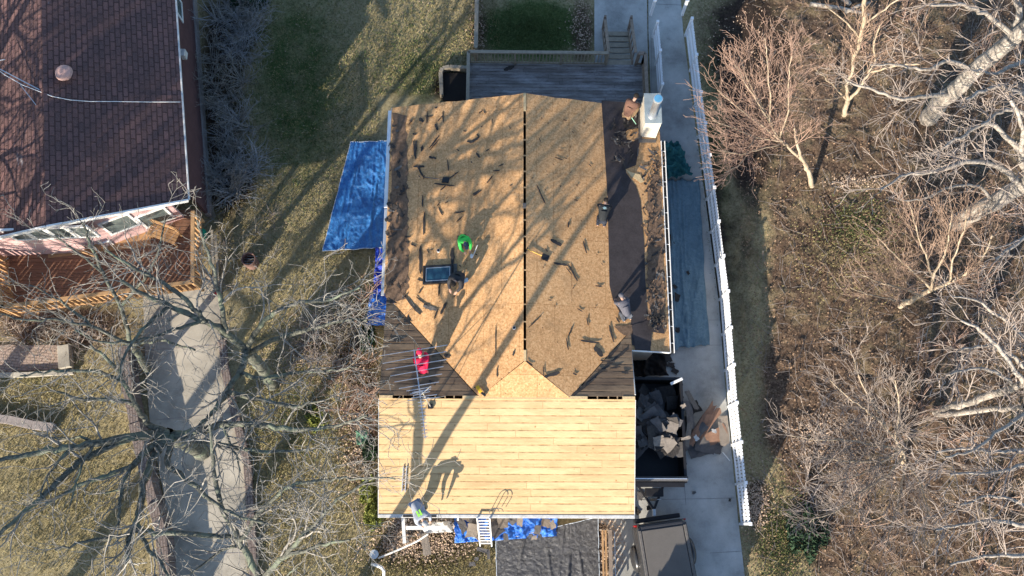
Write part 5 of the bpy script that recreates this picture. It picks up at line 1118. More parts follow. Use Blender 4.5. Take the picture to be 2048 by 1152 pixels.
RED = dict(kink=.016, thin=.72, seg=.25, wob=.10, up=.03, rmin=.0055, lev=4, dens=[3.4, 3.8, 4.4, 5.0], flat=.8, ang=(.25, .75), lr=(.45, .72), rr=.6, limbd=3.2, bl=(.8, 1.7))
PALE = dict(kink=.025, seg=.26, wob=.12, up=.01, rmin=.010, lev=4, dens=[2.8, 3.0, 3.6, 3.6], flat=.8, ang=(.35, 1.0), lr=(.45, .72), rr=.6, limbd=1.5, bl=(1.1, 2.2))
def tree(name, label, cat, base, limbs, st, mbark, mtwig, seed, extra=None, group=None):
    rng = np.random.default_rng(seed); t = thing(name, label, cat, tuple(G(*base, 0)), group); T = {'thick': Tw(), 'thin': Tw()}
    for L_ in limbs:
        sd = 1.0
        if isinstance(L_[-1], (int, float)): sd = L_[-1]; L_ = L_[:-1]
        limb(T, L_, st, rng, sd)
    T['thick'].build('trunk', mbark, t); T['thin'].build('crown', mtwig, t)
    return t

# ---- big oak over the neighbour's driveway (roots near the driveway, crown spreading left)
tree('oak_tree', 'largest bare oak spreading its dark limbs over the tan driveway', 'tree', (405, 905), [
    [(405, 905, 0, .30), (390, 895, 2, .27), (360, 882, 5, .23), (335, 868, 6.6, .20), 0],
    [(335, 868, 6.6, .15), (270, 872, 7.2, .13), (190, 888, 7.8, .11), (110, 897, 8.3, .09), (40, 912, 8.6, .07), (-30, 925, 9, .05)],
    [(270, 872, 7.2, .11), (190, 905, 7.6, .10), (150, 930, 7.8, .09), (105, 975, 8.2, .08), (50, 1020, 8.6, .065), (-20, 1085, 9, .05)],
    [(335, 870, 6.6, .12), (290, 905, 7, .10), (262, 935, 7.4, .09), (215, 950, 7.6, .07), (155, 972, 8, .055), (90, 1010, 8.4, .04)],
    [(335, 870, 6.6, .13), (302, 925, 7.0, .11), (285, 980, 7.4, .10), (275, 1040, 7.8, .09), (262, 1075, 8, .07), (250, 1130, 8.4, .05)],
    [(275, 1045, 7.8, .07), (290, 1085, 8.2, .06), (320, 1125, 8.6, .045), (350, 1170, 9, .03)],
    [(262, 930, 7.4, .07), (245, 970, 7.6, .06), (240, 1010, 7.9, .05), (236, 1050, 8.2, .04)],
    [(262, 1070, 8, .06), (180, 1082, 8.2, .045), (110, 1100, 8.6, .03)],
    [(270, 1062, 7.9, .06), (340, 1066, 7.8, .07), (430, 1072, 7.5, .07), (490, 1078, 7.2, .05)],
    [(345, 872, 6.4, .14), (400, 862, 7, .12), (450, 846, 7.4, .10), (520, 850, 8, .08), (600, 862, 8.6, .06), (680, 850, 9.2, .045), (735, 830, 9.8, .03)],
    [(345, 872, 6.4, .12), (375, 880, 6.8, .09), (415, 882, 7.2, .08), (465, 894, 7.6, .065), (540, 905, 8.2, .05), (620, 900, 8.8, .035)],
    [(335, 866, 6.6, .11), (300, 850, 7, .09), (272, 815, 7.6, .08), (250, 770, 8.2, .065), (225, 725, 8.8, .05), (180, 690, 9.4, .035)],
    [(272, 812, 7.5, .07), (230, 800, 8, .06), (170, 800, 8.5, .045), (100, 780, 9, .03)],
    [(250, 765, 8.3, .06), (200, 742, 8.7, .05), (120, 742, 9.1, .04), (40, 752, 9.5, .03)],
    [(345, 872, 6.6, .10), (330, 930, 7.2, .085), (375, 960, 7.8, .07), (420, 1000, 8.4, .055), (470, 1030, 9, .04), (540, 1050, 9.4, .03)],
], OAK, M['bark_oak'], M['twig_oak'], 101)
tree('oak_tree', 'bare oak right of the tan driveway with a bright mossy fork', 'tree', (560, 745), [
    [(545, 770, 0, .24), (530, 745, 2.5, .21), (505, 715, 4.8, .18), (492, 700, 5.6, .16), 0],
    [(492, 700, 5.6, .13), (455, 665, 6.6, .11), (405, 640, 7.4, .09), (340, 612, 8.2, .075), (290, 590, 9, .06), (240, 560, 9.6, .045)],
    [(410, 642, 7.4, .08), (375, 600, 8, .07), (320, 560, 8.6, .06), (265, 535, 9.2, .045), (210, 500, 9.8, .03)],
    [(455, 665, 6.6, .08), (440, 610, 7.4, .07), (432, 550, 8.2, .055), (410, 490, 9, .04), (395, 440, 9.6, .03)],
    [(492, 700, 5.6, .10), (520, 650, 6.6, .08), (555, 620, 7.6, .065), (600, 605, 8.2, .05), (660, 600, 8.8, .04), (720, 575, 9.4, .025)],
    [(500, 705, 5.4, .09), (560, 672, 6.4, .075), (620, 660, 7.4, .06), (680, 640, 8.2, .045), (735, 640, 8.8, .03)],
    [(492, 700, 5.6, .12), (480, 745, 6.4, .10), (455, 785, 7.0, .09), (430, 820, 7.4, .07), (400, 850, 8, .05)],
    [(480, 745, 6.4, .08), (520, 760, 7, .065), (580, 745, 7.6, .05), (650, 742, 8.4, .035), (715, 735, 9, .02)],
    [(455, 785, 7, .08), (520, 800, 7.8, .06), (590, 815, 8.4, .045), (650, 800, 9, .03)],
    [(405, 640, 7.4, .06), (350, 660, 8, .05), (290, 680, 8.6, .04), (215, 690, 9.2, .03), (150, 660, 9.6, .02)],
    [(340, 612, 8.2, .05), (290, 650, 8.8, .045), (250, 705, 9.2, .04), (235, 760, 9.6, .03)],
], OAK, M['bark_oak'], M['twig_oak'], 102)
tree('oak_tree', 'bare tree over the cedar deck with thin pale limbs', 'tree', (290, 740), [
    [(295, 740, 0, .14), (280, 715, 3.5, .12), (262, 690, 6.2, .09), 0],
    [(262, 690, 6.2, .07), (245, 620, 7, .06), (205, 545, 7.6, .05), (180, 490, 8.2, .04), (165, 445, 8.8, .03)],
    [(205, 545, 7.6, .045), (150, 500, 8.2, .035), (110, 470, 8.8, .025)], [(245, 610, 7.2, .05), (290, 560, 7.8, .04), (320, 500, 8.4, .03), (330, 440, 9, .022)],
    [(262, 690, 6.2, .06), (180, 650, 7, .05), (110, 640, 7.6, .04), (40, 640, 8, .03), (-20, 620, 8.4, .02)], [(180, 650, 7, .045), (120, 600, 7.6, .035), (60, 570, 8, .02)],
    [(262, 690, 6.2, .05), (330, 680, 7.2, .04), (390, 700, 8, .03)],
], OAK, M['bark_oak'], M['twig_oak'], 103)
tree('oak_tree', 'bare oak at the bottom edge whose limbs reach over the front lawn', 'tree', (640, 1260), [
    [(640, 1290, 0, .20), (625, 1300, 2.5, .18), (600, 1310, 5, .17), (575, 1330, 8, .13), (560, 1340, 11, .08), 0],
    [(600, 1310, 5, .16), (560, 1230, 6, .13), (520, 1160, 6.8, .11), (480, 1080, 7.6, .09), (440, 1010, 8.2, .07), (425, 940, 8.8, .055), (420, 850, 9.3, .04)],
    [(520, 1160, 6.8, .09), (570, 1110, 7.6, .075), (620, 1060, 8.2, .06), (660, 1010, 8.8, .045), (735, 960, 9.4, .03)],
    [(570, 1115, 7.6, .06), (640, 1090, 8.2, .05), (700, 1080, 8.8, .03)],
    [(480, 1080, 7.6, .07), (530, 1010, 8.2, .06), (580, 970, 8.8, .05), (650, 960, 9.4, .04), (700, 955, 9.8, .03), (790, 958, 10.2, .02)],
    [(560, 1235, 6, .1), (480, 1200, 7, .08), (400, 1180, 8, .06), (330, 1160, 8.6, .04)],
], OAK, M['bark_oak'], M['twig_oak'], 104)
# out-of-frame neighbours to the south-west: these cast the long shadows across lawn and roof
def shade_tree(label, base, H_, r, seed, lean=(0, 0), low=.35, n=9, spread=1.0):
    rng = np.random.default_rng(seed); B0 = np.array([base[0], base[1], 0.]); t = thing('oak_tree', label, 'tree', tuple(B0)); T = {'thick': Tw(), 'thin': Tw()}
    P_ = np.array([B0+[lean[0]*k/8+rng.normal(0, .08), lean[1]*k/8+rng.normal(0, .08), H_*k/8] for k in range(9)]); T['thick'].add(P_, np.linspace(r, r*.3, 9), 10)
    st = dict(OAK); st.update(lev=3, dens=[2.0, 2.0, 2.4], rmin=.012)
    for i in range(n):
        tt = low+(1-low)*(i+.5)/n; a = i*2.4+rng.uniform(-.4, .4); p = P_[0]+(P_[-1]-P_[0])*tt; d = np.array([math.cos(a), math.sin(a), rng.uniform(.35, .9)]); d /= np.linalg.norm(d)
        grow(T, p, d, H_*.42*spread*rng.uniform(.7, 1.1), r*.42*(1.2-tt*.8), 0, st, rng)
    T['thick'].build('trunk', M['bark_oak'], t); T['thin'].build('crown', M['twig_oak'], t)
shade_tree('bare tree below the bottom edge by the tan driveway', (-12.2, -4.6), 13, .30, 202, (-.3, .5), .4, 9)
shade_tree('bare tree beyond the left edge below the brick patio', (-21.5, .8), 13, .34, 203, (.2, .2), .3, 10, 1.1)
shade_tree('bare tree beyond the left edge beside the cedar deck', (-22.5, 8.5), 13, .32, 204, (.3, 0), .3, 10, 1.1)
shade_tree('bare tree beyond the lower left corner', (-17.5, -5.5), 12, .3, 205, (0, 0), .35, 9)

# ---- woodland to the right
tree('pale_tree', 'thick pale trunk leaning out from the upper right woods', 'tree', (1858, 232), [
    [(1856, 236, 0, .38), (1880, 208, 1.5, .34), (1935, 155, 3.6, .31), (1990, 108, 5.2, .28), (2050, 55, 6.8, .25), (2120, -10, 8.5, .2), 0],
    [(1905, 190, 2.4, .10), (1860, 190, 3.2, .08), (1805, 200, 3.8, .06), (1745, 180, 4.4, .05), (1690, 160, 4.8, .035)],
    [(1950, 145, 4.0, .10), (1900, 120, 4.8, .07), (1850, 140, 5.2, .055), (1800, 130, 5.6, .04), (1740, 130, 6, .03)],
    [(2010, 90, 5.8, .14), (2040, 40, 6.6, .12), (2030, -20, 7.4, .1), (2010, -80, 8, .08)],
    [(2030, 75, 6.2, .12), (1980, 30, 7.2, .08), (1930, 10, 8, .06), (1860, 10, 8.6, .04)],
    [(2040, 60, 6.4, .12), (2080, 110, 7.2, .1), (2030, 130, 8, .07), (1990, 150, 8.6, .05), (1940, 140, 9, .03)],
    [(2060, 40, 6.8, .12), (2100, 200, 7.6, .1), (2040, 185, 8.2, .08), (1990, 170, 8.8, .06), (1930, 200, 9.4, .04)],
], PALE, M['bark_pale'], M['twig_pale'], 301)
tree('pale_tree', 'second thick pale trunk entering from the right edge', 'tree', (1915, 447), [
    [(1912, 447, 0, .36), (1935, 432, 1.4, .33), (1990, 405, 3.4, .31), (2045, 370, 5.2, .28), (2110, 330, 7, .24), 0],
    [(2045, 372, 5.2, .13), (2000, 330, 6.2, .09), (1930, 320, 7, .07), (1870, 345, 7.6, .055), (1810, 350, 8, .04), (1760, 380, 8.4, .03)],
    [(2070, 355, 6, .12), (2030, 290, 7, .09), (1980, 240, 7.8, .07), (1930, 270, 8.2, .05), (1880, 300, 8.6, .035)],
    [(2080, 350, 6.2, .11), (2060, 230, 7.4, .08), (2010, 215, 8.2, .06), (1960, 250, 9, .04)],
    [(2090, 340, 6.5, .11), (2100, 440, 7.4, .08), (2040, 480, 8, .06), (1990, 520, 8.6, .04)],
    [(1990, 408, 3.4, .06), (1960, 370, 4.4, .05), (1900, 370, 5.2, .04), (1850, 400, 5.8, .03), (1800, 400, 6.2, .02)],
    [(2060, 360, 5.6, .1), (2040, 320, 7, .08), (2050, 260, 8.2, .07), (2020, 200, 9, .05)],
], PALE, M['bark_pale'], M['twig_pale'], 302)
tree('slender_tree', 'twin slender pale trunks lying toward the right edge', 'tree', (1875, 822), [
    [(1872, 824, 0, .17), (1910, 812, 1.5, .15), (1960, 798, 3.2, .13), (2010, 782, 5, .12), (2060, 765, 6.8, .1), 0.5],
    [(1872, 828, 0, .13), (1900, 826, 1.2, .11), (1980, 820, 3.6, .09), (2050, 815, 5.8, .07), .5],
    [(2030, 775, 5.6, .07), (1990, 740, 6.6, .05), (1940, 735, 7.2, .04), (1890, 750, 7.8, .03)], [(2050, 770, 6.4, .08), (2000, 700, 7.4, .06), (1960, 660, 8, .05), (1920, 640, 8.4, .03)],
    [(2060, 815, 6, .07), (2000, 860, 7, .055), (1950, 900, 7.6, .04), (1890, 915, 8, .03)],
], PALE, M['bark_pale'], M['twig_pale'], 303)
tree('fan_tree', 'reddish twigged small tree fanning toward the white fence', 'tree', (1622, 372), [
    [(1624, 372, 0, .15), (1618, 345, .9, .13), (1608, 325, 1.5, .12), .3], [(1608, 325, 1.5, .10), (1598, 305, 2.2, .08), (1590, 262, 3.2, .06), (1588, 255, 3.8, .045)],
    [(1608, 325, 1.5, .09), (1580, 298, 2.2, .075), (1560, 280, 2.8, .06), (1530, 230, 4.2, .05), (1500, 180, 5.6, .035), (1470, 130, 6.6, .025), 1.7],
    [(1565, 283, 2.8, .05), (1520, 250, 3.8, .045), (1470, 210, 4.8, .035), (1435, 180, 5.6, .025), 1.7], [(1565, 283, 2.8, .05), (1510, 275, 3.6, .04), (1465, 255, 4.4, .03), (1425, 240, 5, .02), 1.7],
    [(1570, 285, 2.6, .05), (1520, 298, 3.4, .04), (1480, 310, 4.2, .03), (1440, 300, 4.8, .02), 1.7], [(1540, 245, 4, .045), (1540, 190, 5.2, .035), (1535, 130, 6.2, .03), (1530, 75, 7, .02), 1.7],
    [(1560, 275, 3, .045), (1578, 220, 4.4, .04), (1575, 160, 5.6, .03), (1585, 100, 6.6, .02), 1.7], [(1545, 250, 3.8, .04), (1495, 160, 5.4, .03), (1480, 110, 6.4, .02), 1.7], [(1510, 275, 3.6, .03), (1480, 330, 4.4, .025), (1450, 345, 4.9, .02), 1.5],
], RED, M['bark_tan'], M['twig_pink'], 304)
tree('forked_tree', 'forked tan tree left of the thick pale trunk', 'tree', (1690, 228), [
    [(1688, 230, 0, .15), (1692, 212, .7, .14), (1696, 200, 1.2, .13), 0], [(1696, 200, 1.2, .10), (1692, 170, 2.4, .08), (1705, 145, 3.2, .07), (1708, 115, 4, .12), (1722, 80, 5, .12), (1728, 30, 6.4, .11), (1732, -30, 8, .09)],
    [(1696, 200, 1.2, .10), (1716, 180, 2, .08), (1738, 145, 3, .07), (1752, 120, 3.8, .06), (1745, 90, 4.6, .05), (1760, 50, 5.4, .035)],
    [(1696, 200, 1.2, .07), (1670, 175, 2.2, .05), (1645, 150, 3, .04), (1620, 130, 3.8, .03), 1.5], [(1738, 145, 3, .06), (1790, 132, 4, .05), (1840, 128, 4.8, .035)], [(1690, 190, 1.6, .05), (1660, 200, 2.4, .04), (1620, 200, 3, .03), (1570, 190, 3.6, .02), 1.5],
    [(1722, 80, 5, .06), (1690, 40, 6, .04), (1650, 10, 6.8, .03)], [(1726, 50, 5.8, .06), (1780, 10, 6.8, .04), (1830, -20, 7.4, .03)],
], RED, M['bark_tan'], M['twig_tan'], 305)
tree('fan_tree', 'tan tree whose twigs fan up and left in the middle of the woods', 'tree', (1800, 612), [
    [(1800, 613, 0, .15), (1830, 598, 1, .14), (1862, 580, 2, .12), 0], [(1862, 580, 2, .09), (1868, 545, 3, .07), (1890, 510, 4, .05), (1900, 460, 5, .035), (1905, 420, 5.8, .02), 1.6],
    [(1862, 580, 2, .10), (1900, 565, 3, .08), (1935, 545, 3.8, .06), (1965, 520, 4.8, .045), (1985, 470, 5.8, .03), 1.4], [(1840, 590, 1.4, .07), (1800, 575, 2.6, .055), (1760, 565, 3.6, .04), (1710, 545, 4.4, .025), 1.8],
    [(1862, 578, 2, .07), (1830, 545, 3.2, .05), (1790, 510, 4.2, .035), (1755, 475, 5, .02), 1.8], [(1866, 560, 2.6, .06), (1850, 510, 3.8, .045), (1830, 450, 5, .03), (1815, 400, 5.8, .02), 1.8], [(1820, 600, .8, .06), (1790, 600, 2, .045), (1740, 590, 3, .03), (1700, 575, 3.8, .02), 1.6],
    [(1900, 565, 3, .06), (1905, 520, 4, .04), (1930, 460, 5.2, .03), (1935, 410, 6, .02), 1.5],
], RED, M['bark_tan'], M['twig_tan'], 306)
tree('fan_tree', 'grey tree with twigs sweeping left above the bottom of the woods', 'tree', (1808, 930), [
    [(1808, 935, 0, .15), (1806, 915, 1, .13), (1800, 898, 2, .12), 0], [(1800, 898, 2, .08), (1770, 850, 3.2, .06), (1730, 820, 4.2, .045), (1690, 790, 5, .03), (1660, 760, 5.6, .02), 1.7],
    [(1800, 900, 2, .08), (1750, 890, 3.2, .06), (1690, 880, 4.2, .045), (1630, 880, 5, .03), (1580, 870, 5.6, .02), 1.8], [(1802, 905, 1.8, .07), (1750, 920, 3, .055), (1700, 925, 4, .04), (1640, 915, 4.8, .025), 1.8],
    [(1805, 915, 1.4, .07), (1770, 955, 2.6, .055), (1720, 985, 3.8, .045), (1680, 1020, 4.6, .03), (1620, 1040, 5.2, .02), 1.8], [(1800, 900, 2, .07), (1740, 940, 3.4, .05), (1690, 960, 4.4, .035), (1640, 975, 5, .02), 1.7],
    [(1808, 930, .6, .06), (1800, 990, 2, .05), (1785, 1040, 3.2, .035), (1775, 1090, 4, .02), 1.5], [(1806, 920, 1, .06), (1840, 960, 2.4, .05), (1855, 1020, 3.6, .03), (1850, 1060, 4.4, .02), 1.5], [(1790, 880, 2.4, .06), (1800, 820, 3.6, .045), (1790, 760, 4.8, .03), 1.5], [(1770, 850, 3.2, .05), (1720, 760, 4.6, .035), (1700, 700, 5.6, .02), 1.4],
], RED, M['bark_tan'], M['twig_pale'], 307)
tree('pale_tree', 'bare tree whose pale limbs reach in from the lower right corner', 'tree', (2070, 1120), [
    [(2075, 1100, 0, .2), (2110, 1090, 3, .17), (2130, 1080, 5, .14), 0], [(2130, 1080, 5, .09), (2050, 1050, 6, .07), (1980, 1040, 6.6, .05), (1920, 1050, 7, .04), (1870, 1060, 7.4, .03)], [(2130, 1090, 5, .08), (2040, 1110, 6, .06), (1970, 1110, 6.6, .045), (1900, 1130, 7, .03)],
    [(2120, 1080, 4.6, .07), (2050, 1010, 5.8, .055), (1980, 990, 6.6, .04), (1920, 1010, 7.2, .03)],
], PALE, M['bark_pale'], M['twig_pale'], 308)
tree('pale_tree', 'bare tree whose pale limbs reach in at the right edge between the trunks', 'tree', (2120, 700), [
    [(2120, 900, 0, .2), (2140, 880, 3, .17), (2150, 860, 5, .14), 0], [(2150, 860, 5, .09), (2070, 900, 6, .07), (1990, 905, 6.6, .05), (1930, 895, 7, .04), (1870, 905, 7.4, .03)], [(2150, 860, 5, .08), (2060, 930, 6, .06), (1990, 945, 6.6, .045), (1900, 950, 7, .03)],
    [(2150, 850, 5, .09), (2080, 700, 6, .07), (2010, 640, 6.8, .05), (1950, 600, 7.4, .035), (1900, 590, 8, .02)], [(2130, 860, 5, .08), (2040, 720, 6.2, .06), (1980, 690, 7, .045), (1920, 700, 7.6, .03)],
], PALE, M['bark_pale'], M['twig_pale'], 309)

# shrubs and brush: prototypes copied
def shrub_proto(seed, m, H_=1.6, n=9, spread=.9, st=RED, name='shrub', label='', grp='', r=.018):
    rng = np.random.default_rng(seed); T = {'thick': Tw(), 'thin': Tw()}; s2 = dict(st); s2.update(lev=3, dens=[2.6, 3.4, 4], seg=.2, rmin=.005, wob=.13)
    t = thing(name, label, 'shrub', (0, 0, 0), grp)
    for i in range(n):
        a = rng.uniform(0, 6.28); d = np.array([math.cos(a)*spread, math.sin(a)*spread, rng.uniform(.5, 1.2)]); d /= np.linalg.norm(d)
        grow(T, np.array([rng.normal(0, .08), rng.normal(0, .08), 0.]), d, H_*rng.uniform(.6, 1.1), r, 1, s2, rng)
    o = T['thin'].build('stems', m, t); return t
def dupthing(t, loc, rz, sc_, label=None):
    c_ = t.copy(); col.objects.link(c_); c_.location = loc; c_.rotation_euler = (0, 0, rz); c_.scale = (sc_,)*3
    if label: c_['label'] = label
    for ch in t.children: d = ch.copy(); col.objects.link(d); d.parent = c_
    return c_
def scatter(protos, spots, seed):
    rr = random.Random(seed); used = set()
    for (x, y, s_) in spots:
        k = rr.randrange(len(protos)); t = protos[k]; loc = G(x, y, 0)
        if k not in used: used.add(k); t.location = loc; t.scale = (s_,)*3
        else: dupthing(t, loc, rr.uniform(0, 6.28), s_)
    for k, t in enumerate(protos):
        if k not in used:
            for ch in list(t.children): bpy.data.objects.remove(ch)
            bpy.data.objects.remove(t)
lbW = 'bare brown shrub in the undergrowth of the right-hand woods'; gW = 'bare shrubs in the right-hand undergrowth'
pw = [shrub_proto(401+i, [M['twig_tan'], M['twig_pink'], M['twig_dark'], M['twig_pale']][i % 4], 1.4, 8, 1.0, RED, 'bare_shrub', ['tan', 'reddish', 'dark grey', 'pale', 'tan', 'reddish'][i]+' bare shrub in the undergrowth of the right-hand woods', gW+', '+['tan', 'reddish', 'dark grey', 'pale', 'tan', 'reddish'][i]) for i in range(6)]
rr = random.Random(77); spots = []
for i in range(52):
    x, y = rr.uniform(1580, 2040), rr.uniform(-10, 1150)
    if 1560 < x < 1810 and 350 < y < 700: continue
    if x < 1700 and rr.random() < .5: continue
    if x < 1640 and y > 340 and rr.random() < .6: continue
    spots.append((x, y, rr.uniform(.7, 1.35)))
scatter(pw, spots, 5)
lbH = 'frosty grey bare hedge plant along the east wall of the red-roofed house'; gH = 'grey hedge plants along the neighbouring house wall'
M['twig_frost'] = bark('frosty_twigs', (.26, .27, .28), (.46, .46, .46))
ph = [shrub_proto(421+i, M['twig_frost'] if i % 2 else M['twig_oak'], 1.0, 16, 1.1, OAK, 'hedge_shrub', lbH, gH) for i in range(4)]
spots = [(rr.uniform(425, 500)-(0 if y < 330 else 10), y+rr.uniform(-8, 8), rr.uniform(.8, 1.2)) for y in range(10, 400, 12)]+[(rr.uniform(430, 520), rr.uniform(0, 110), rr.uniform(.8, 1.3)) for _ in range(9)]+[(rr.uniform(420, 520), rr.uniform(300, 390), rr.uniform(.7, 1.1)) for _ in range(8)]
scatter(ph, spots, 6)
lbL = 'low bare bush beside the west wall of the stripped house'; gL = 'low bare bushes beside the west wall'
pl_ = [shrub_proto(441+i, [M['twig_dark'], M['twig_oak'], M['twig_pink']][i], 1.0, 10, 1.0, OAK, 'bare_bush', lbL, gL) for i in range(3)]
scatter(pl_, [(rr.uniform(600, 750), rr.uniform(600, 760), rr.uniform(.7, 1.2)) for _ in range(20)]+[(rr.uniform(690, 752), rr.uniform(760, 960), rr.uniform(.6, 1.0)) for _ in range(14)]+[(rr.uniform(480, 560), rr.uniform(430, 520), rr.uniform(.5, .8)) for _ in range(4)], 7)
lbP = 'bare twiggy shrub in the planting strip by the tan driveway'; gP = 'twiggy shrubs beside the tan driveway'
pp = [shrub_proto(461+i, [M['twig_pale'], M['twig_oak']][i], .9, 10, 1.0, OAK, 'driveway_shrub', lbP, gP) for i in range(2)]
scatter(pp, [(rr.uniform(10, 250), rr.uniform(640, 690), rr.uniform(.6, 1.1)) for _ in range(12)]+[(rr.uniform(200, 280), rr.uniform(690, 850), rr.uniform(.6, 1)) for _ in range(6)]+[(rr.uniform(425, 450), rr.uniform(430, 690), rr.uniform(.6, .9)) for _ in range(7)], 8)
# leafy low evergreen plants
def leafy(name, label, c, s, m, seed, n=900, grp=None):
    rng = np.random.default_rng(seed); B0 = G(*c, 0); d = rng.normal(0, 1, (n, 3)); d /= np.linalg.norm(d, axis=1)[:, None]; d[:, 2] = abs(d[:, 2]); rad = rng.uniform(.5, 1, n)**.5; P_ = B0+d*rad[:, None]*np.array(s)*(1+.25*np.sin(d[:, :1]*7+seed))
    a = rng.normal(0, .05, (n, 3)); b_ = rng.normal(0, .05, (n, 3)); V = np.stack([P_-a, P_+b_, P_+a], 1).reshape(-1, 3); F_ = np.arange(n*3).reshape(-1, 3)
    return tag(npmesh(name, V, F_, m), label, 'shrub', grp)
leafy('evergreen_shrub', 'yellow-green low shrub at the left end of the front eave', (742, 985), (.35, .5, .35), M['moss'], 1); leafy('evergreen_shrub', 'yellow-green low shrub above the bent downspout', (748, 1030), (.3, .5, .3), M['moss'], 2)
leafy('evergreen_shrub', 'yellow-green mossy clump on the lawn near the oak fork', (632, 836), (.3, .5, .12), M['moss'], 3); leafy('evergreen_shrub', 'dark green low plant against the west wall', (735, 680), (.35, .4, .5), M['ever'], 4); leafy('evergreen_shrub', 'dark green plant beside the green tarp bundle', (742, 900), (.3, .4, .5), M['ever'], 5)
leafy('evergreen_shrub', 'dark evergreen clump at the top of the grey hedge', (500, 5), (.8, .5, 1.0), M['ever'], 6, 1500); leafy('evergreen_shrub', 'dark evergreen bush at the lower edge of the woods', (1612, 1065), (.7, .9, .4), M['ever'], 7, 1500)
leafy('evergreen_shrub', 'dark plants filling the bed under the worker at the front eave', (850, 1046), (.9, .35, .5), M['twig_dark'], 8, 900)
# conifer added out of view to shade the driveway and truck
def shade_conifer(label, x, y, H_, r, seed):
    t = thing('shade_conifer', label, 'tree', (x, y, 0)); rng = np.random.default_rng(seed); MB().tube([(x, y, 0), (x, y, H_)], [.2, .03], 8).build('trunk', M['bark_oak'], t); n = 9000
    h = 1-np.sqrt(rng.uniform(0, 1, n)); z = .6+h*(H_-.6); a = rng.uniform(0, 6.28, n); rad = r*(1-h)*rng.uniform(.4, 1, n)*(1+.15*np.sin(a*5+z*3)); P_ = np.stack([x+rad*np.cos(a), y+rad*np.sin(a), z-rad*.25], -1)
    u1 = rng.normal(0, .13, (n, 3)); u2 = rng.normal(0, .13, (n, 3)); V = np.stack([P_-u1, P_+u2, P_+u1], 1).reshape(-1, 3); npmesh('foliage', V, np.arange(n*3).reshape(-1, 3), M['ever'], t)
shade_conifer('dense conifer added below the bottom edge to shade the pickup', 4.2, -5.6, 4.6, 1.9, 3)

# ================================================================ GROUND COVER (stuff)
def keep_mask(px, py):
    hard = ((px > 1185) & (px < 1368+(py-70)*.113) & (px > 1250)) | ((px > 1185) & (px < 1300) & (py < 110)) | ((px > 757) & (px < 1335) & (py > 190) & (py < 1028)) | ((px > 935) & (px < 1290) & (py > 108) & (py < 220)) | ((px > 295) & (px < 490+0*py) & (py > 580)) | ((px < 405) & (py < 640))
    return ~hard
def scatter_leaves(name, n, fn, m, size, seed, up=.02):
    rng = np.random.default_rng(seed); C0 = fn(rng, n); px, py = C0[:, 0], C0[:, 1]; k = keep_mask(px, py); px, py = px[k], py[k]
    P_ = np.array([G(a, b_, 0) for a, b_ in zip(px, py)]); n = len(P_); P_[:, 2] = rng.uniform(0, up*2, n)+up*.4
    a = rng.uniform(0, 6.28, n); s_ = rng.uniform(.6, 1.3, n)*size; u_ = np.stack([np.cos(a), np.sin(a), rng.normal(0, .45, n)], -1)*s_[:, None]; v = np.stack([-np.sin(a), np.cos(a), rng.normal(0, .45, n)], -1)*s_[:, None]*.6
    V = np.stack([P_-u_, P_-v, P_+u_, P_+v], 1).reshape(-1, 3); o = npmesh(name, V, np.arange(n*4).reshape(-1, 4), m); tag(o, kind='stuff'); return o
def U(x0, x1, y0, y1): return lambda r, n: np.stack([r.uniform(x0, x1, n), r.uniform(y0, y1, n)], -1)
def Nn(lst):
    def f(r, n):
        w_ = np.array([l[4] for l in lst], float); k = r.choice(len(lst), n, p=w_/w_.sum()); L_ = np.array(lst, float)[k]
        return np.stack([L_[:, 0]+r.normal(0, 1, n)*L_[:, 2], L_[:, 1]+r.normal(0, 1, n)*L_[:, 3]], -1)
    return f
o = scatter_leaves('leaf_litter', 15000, U(1480, 2080, -40, 1190), M['leaf'], .036, 1); tag(o, 'brown leaf litter over the woodland floor', 'leaves')
o = scatter_leaves('fallen_leaves', 9000, Nn([(840, 1085, 55, 22, 3), (800, 1060, 25, 25, 1), (720, 860, 22, 90, 2), (1512, 1008, 16, 26, 1.2), (1165, 60, 14, 60, .8), (955, 60, 10, 60, .6), (120, 650, 100, 20, 1), (1220, 1085, 14, 30, 1), (1205, 1110, 8, 40, .6), (1640, 880, 30, 30, 1), (1710, 365, 30, 8, .7), (640, 690, 70, 40, .8), (1770, 60, 60, 50, .8), (1440, 70, 50, 70, .4)]), M['leaf_pale'], .034, 2); tag(o, 'pale tan fallen leaves drifted in beds and along edges', 'leaves')
o = scatter_leaves('scattered_leaves', 3500, U(440, 940, -20, 1180), M['leaf_pale'], .022, 3); tag(o, 'pale leaves scattered thinly over the left lawn', 'leaves')
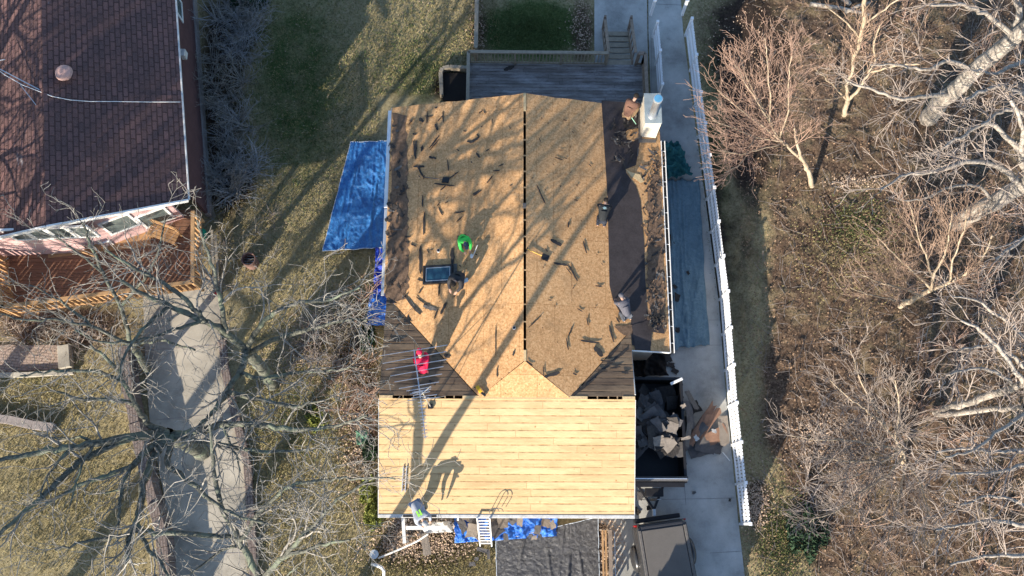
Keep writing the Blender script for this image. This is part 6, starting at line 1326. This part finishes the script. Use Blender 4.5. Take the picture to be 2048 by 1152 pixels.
def tufts(name, n, fn, m, h, seed, label):
    rng = np.random.default_rng(seed); C0 = fn(rng, n); px, py = C0[:, 0], C0[:, 1]; k = keep_mask(px, py); px, py = px[k], py[k]; P_ = np.array([G(a, b_, 0) for a, b_ in zip(px, py)]); n = len(P_); P_[:, 2] = -.02
    a = rng.uniform(0, 6.28, n); w_ = np.stack([np.cos(a), np.sin(a), 0*a], -1)*.018; t = np.stack([rng.normal(0, .035, n), rng.normal(0, .035, n), rng.uniform(.4, 1.1, n)*h], -1)
    V = np.stack([P_-w_, P_+w_, P_+t], 1).reshape(-1, 3); o = npmesh(name, V, np.arange(n*3).reshape(-1, 3), m); tag(o, label, 'grass', kind='stuff')
tufts('dry_grass', 60000, U(430, 1000, -20, 1180), M['grassdry'], .09, 11, 'dry tan grass of the lawns')
tufts('green_grass', 30000, Nn([(620, 180, 90, 140, 3), (840, 130, 60, 60, 1), (1065, 60, 60, 30, 1.5), (1560, 1080, 30, 60, .6), (600, 830, 60, 50, .6), (1720, 450, 40, 30, .4), (1420, 300, 14, 200, .6)]), M['grassgreen'], .09, 12, 'green grass patches in the lawns')
tufts('lawn_grass', 26000, Nn([(80, 800, 90, 60, 1), (130, 1000, 100, 90, 1.6), (560, 950, 60, 120, 1), (1560, 1080, 30, 60, .5), (1700, 500, 60, 60, .5), (860, 1130, 80, 20, .6)]), M['grassdry'], .09, 13, 'dry grass of the lower left lawn')
# fallen twigs on the woodland floor
rng = np.random.default_rng(8); T_ = Tw()
for i in range(900):
    p = G(rng.uniform(1520, 2070), rng.uniform(-20, 1170), 0); p[2] = .05; a = rng.uniform(0, 6.28); d = np.array([math.cos(a), math.sin(a), rng.uniform(-.02, .12)]); P_, _ = curve_pts(p, d, rng.uniform(.3, 1.3), 4, .15, 0, rng); T_.add(P_, np.linspace(.012, .006, 5), 3)
tag(T_.build('fallen_twigs', M['twig_dark']), 'fallen twigs scattered over the woodland floor', 'twigs', kind='stuff')
# debris pellets scattered on the ground in the planter
tag(slab('planter_soil', [(886, 200), (886, 146), (934, 146), (934, 205)], .1, M['attic'], .1), kind='structure')
# large silver log in the upper woods
for i, (a, b_, r_) in enumerate([((1700, 10), (1660, -20), .12), ((1620, 8), (1740, 30), .09), ((1690, 25), (1740, 5), .08)]):
    mb = MB(); A = Vector(G(*a, .15)); B = Vector(G(*b_, .25)); mb.tube([A, A.lerp(B, .5)+Vector((0, .05, .03)), B], [r_, r_*.9, r_*.7], 8); tag(mb.build('fallen_log', M['bark_pale'], smooth=True), ['short thick pale log at the top edge of the woods', 'long pale log lying across the top of the woods', 'thin pale log beside the crossing logs at the top of the woods'][i], 'log')
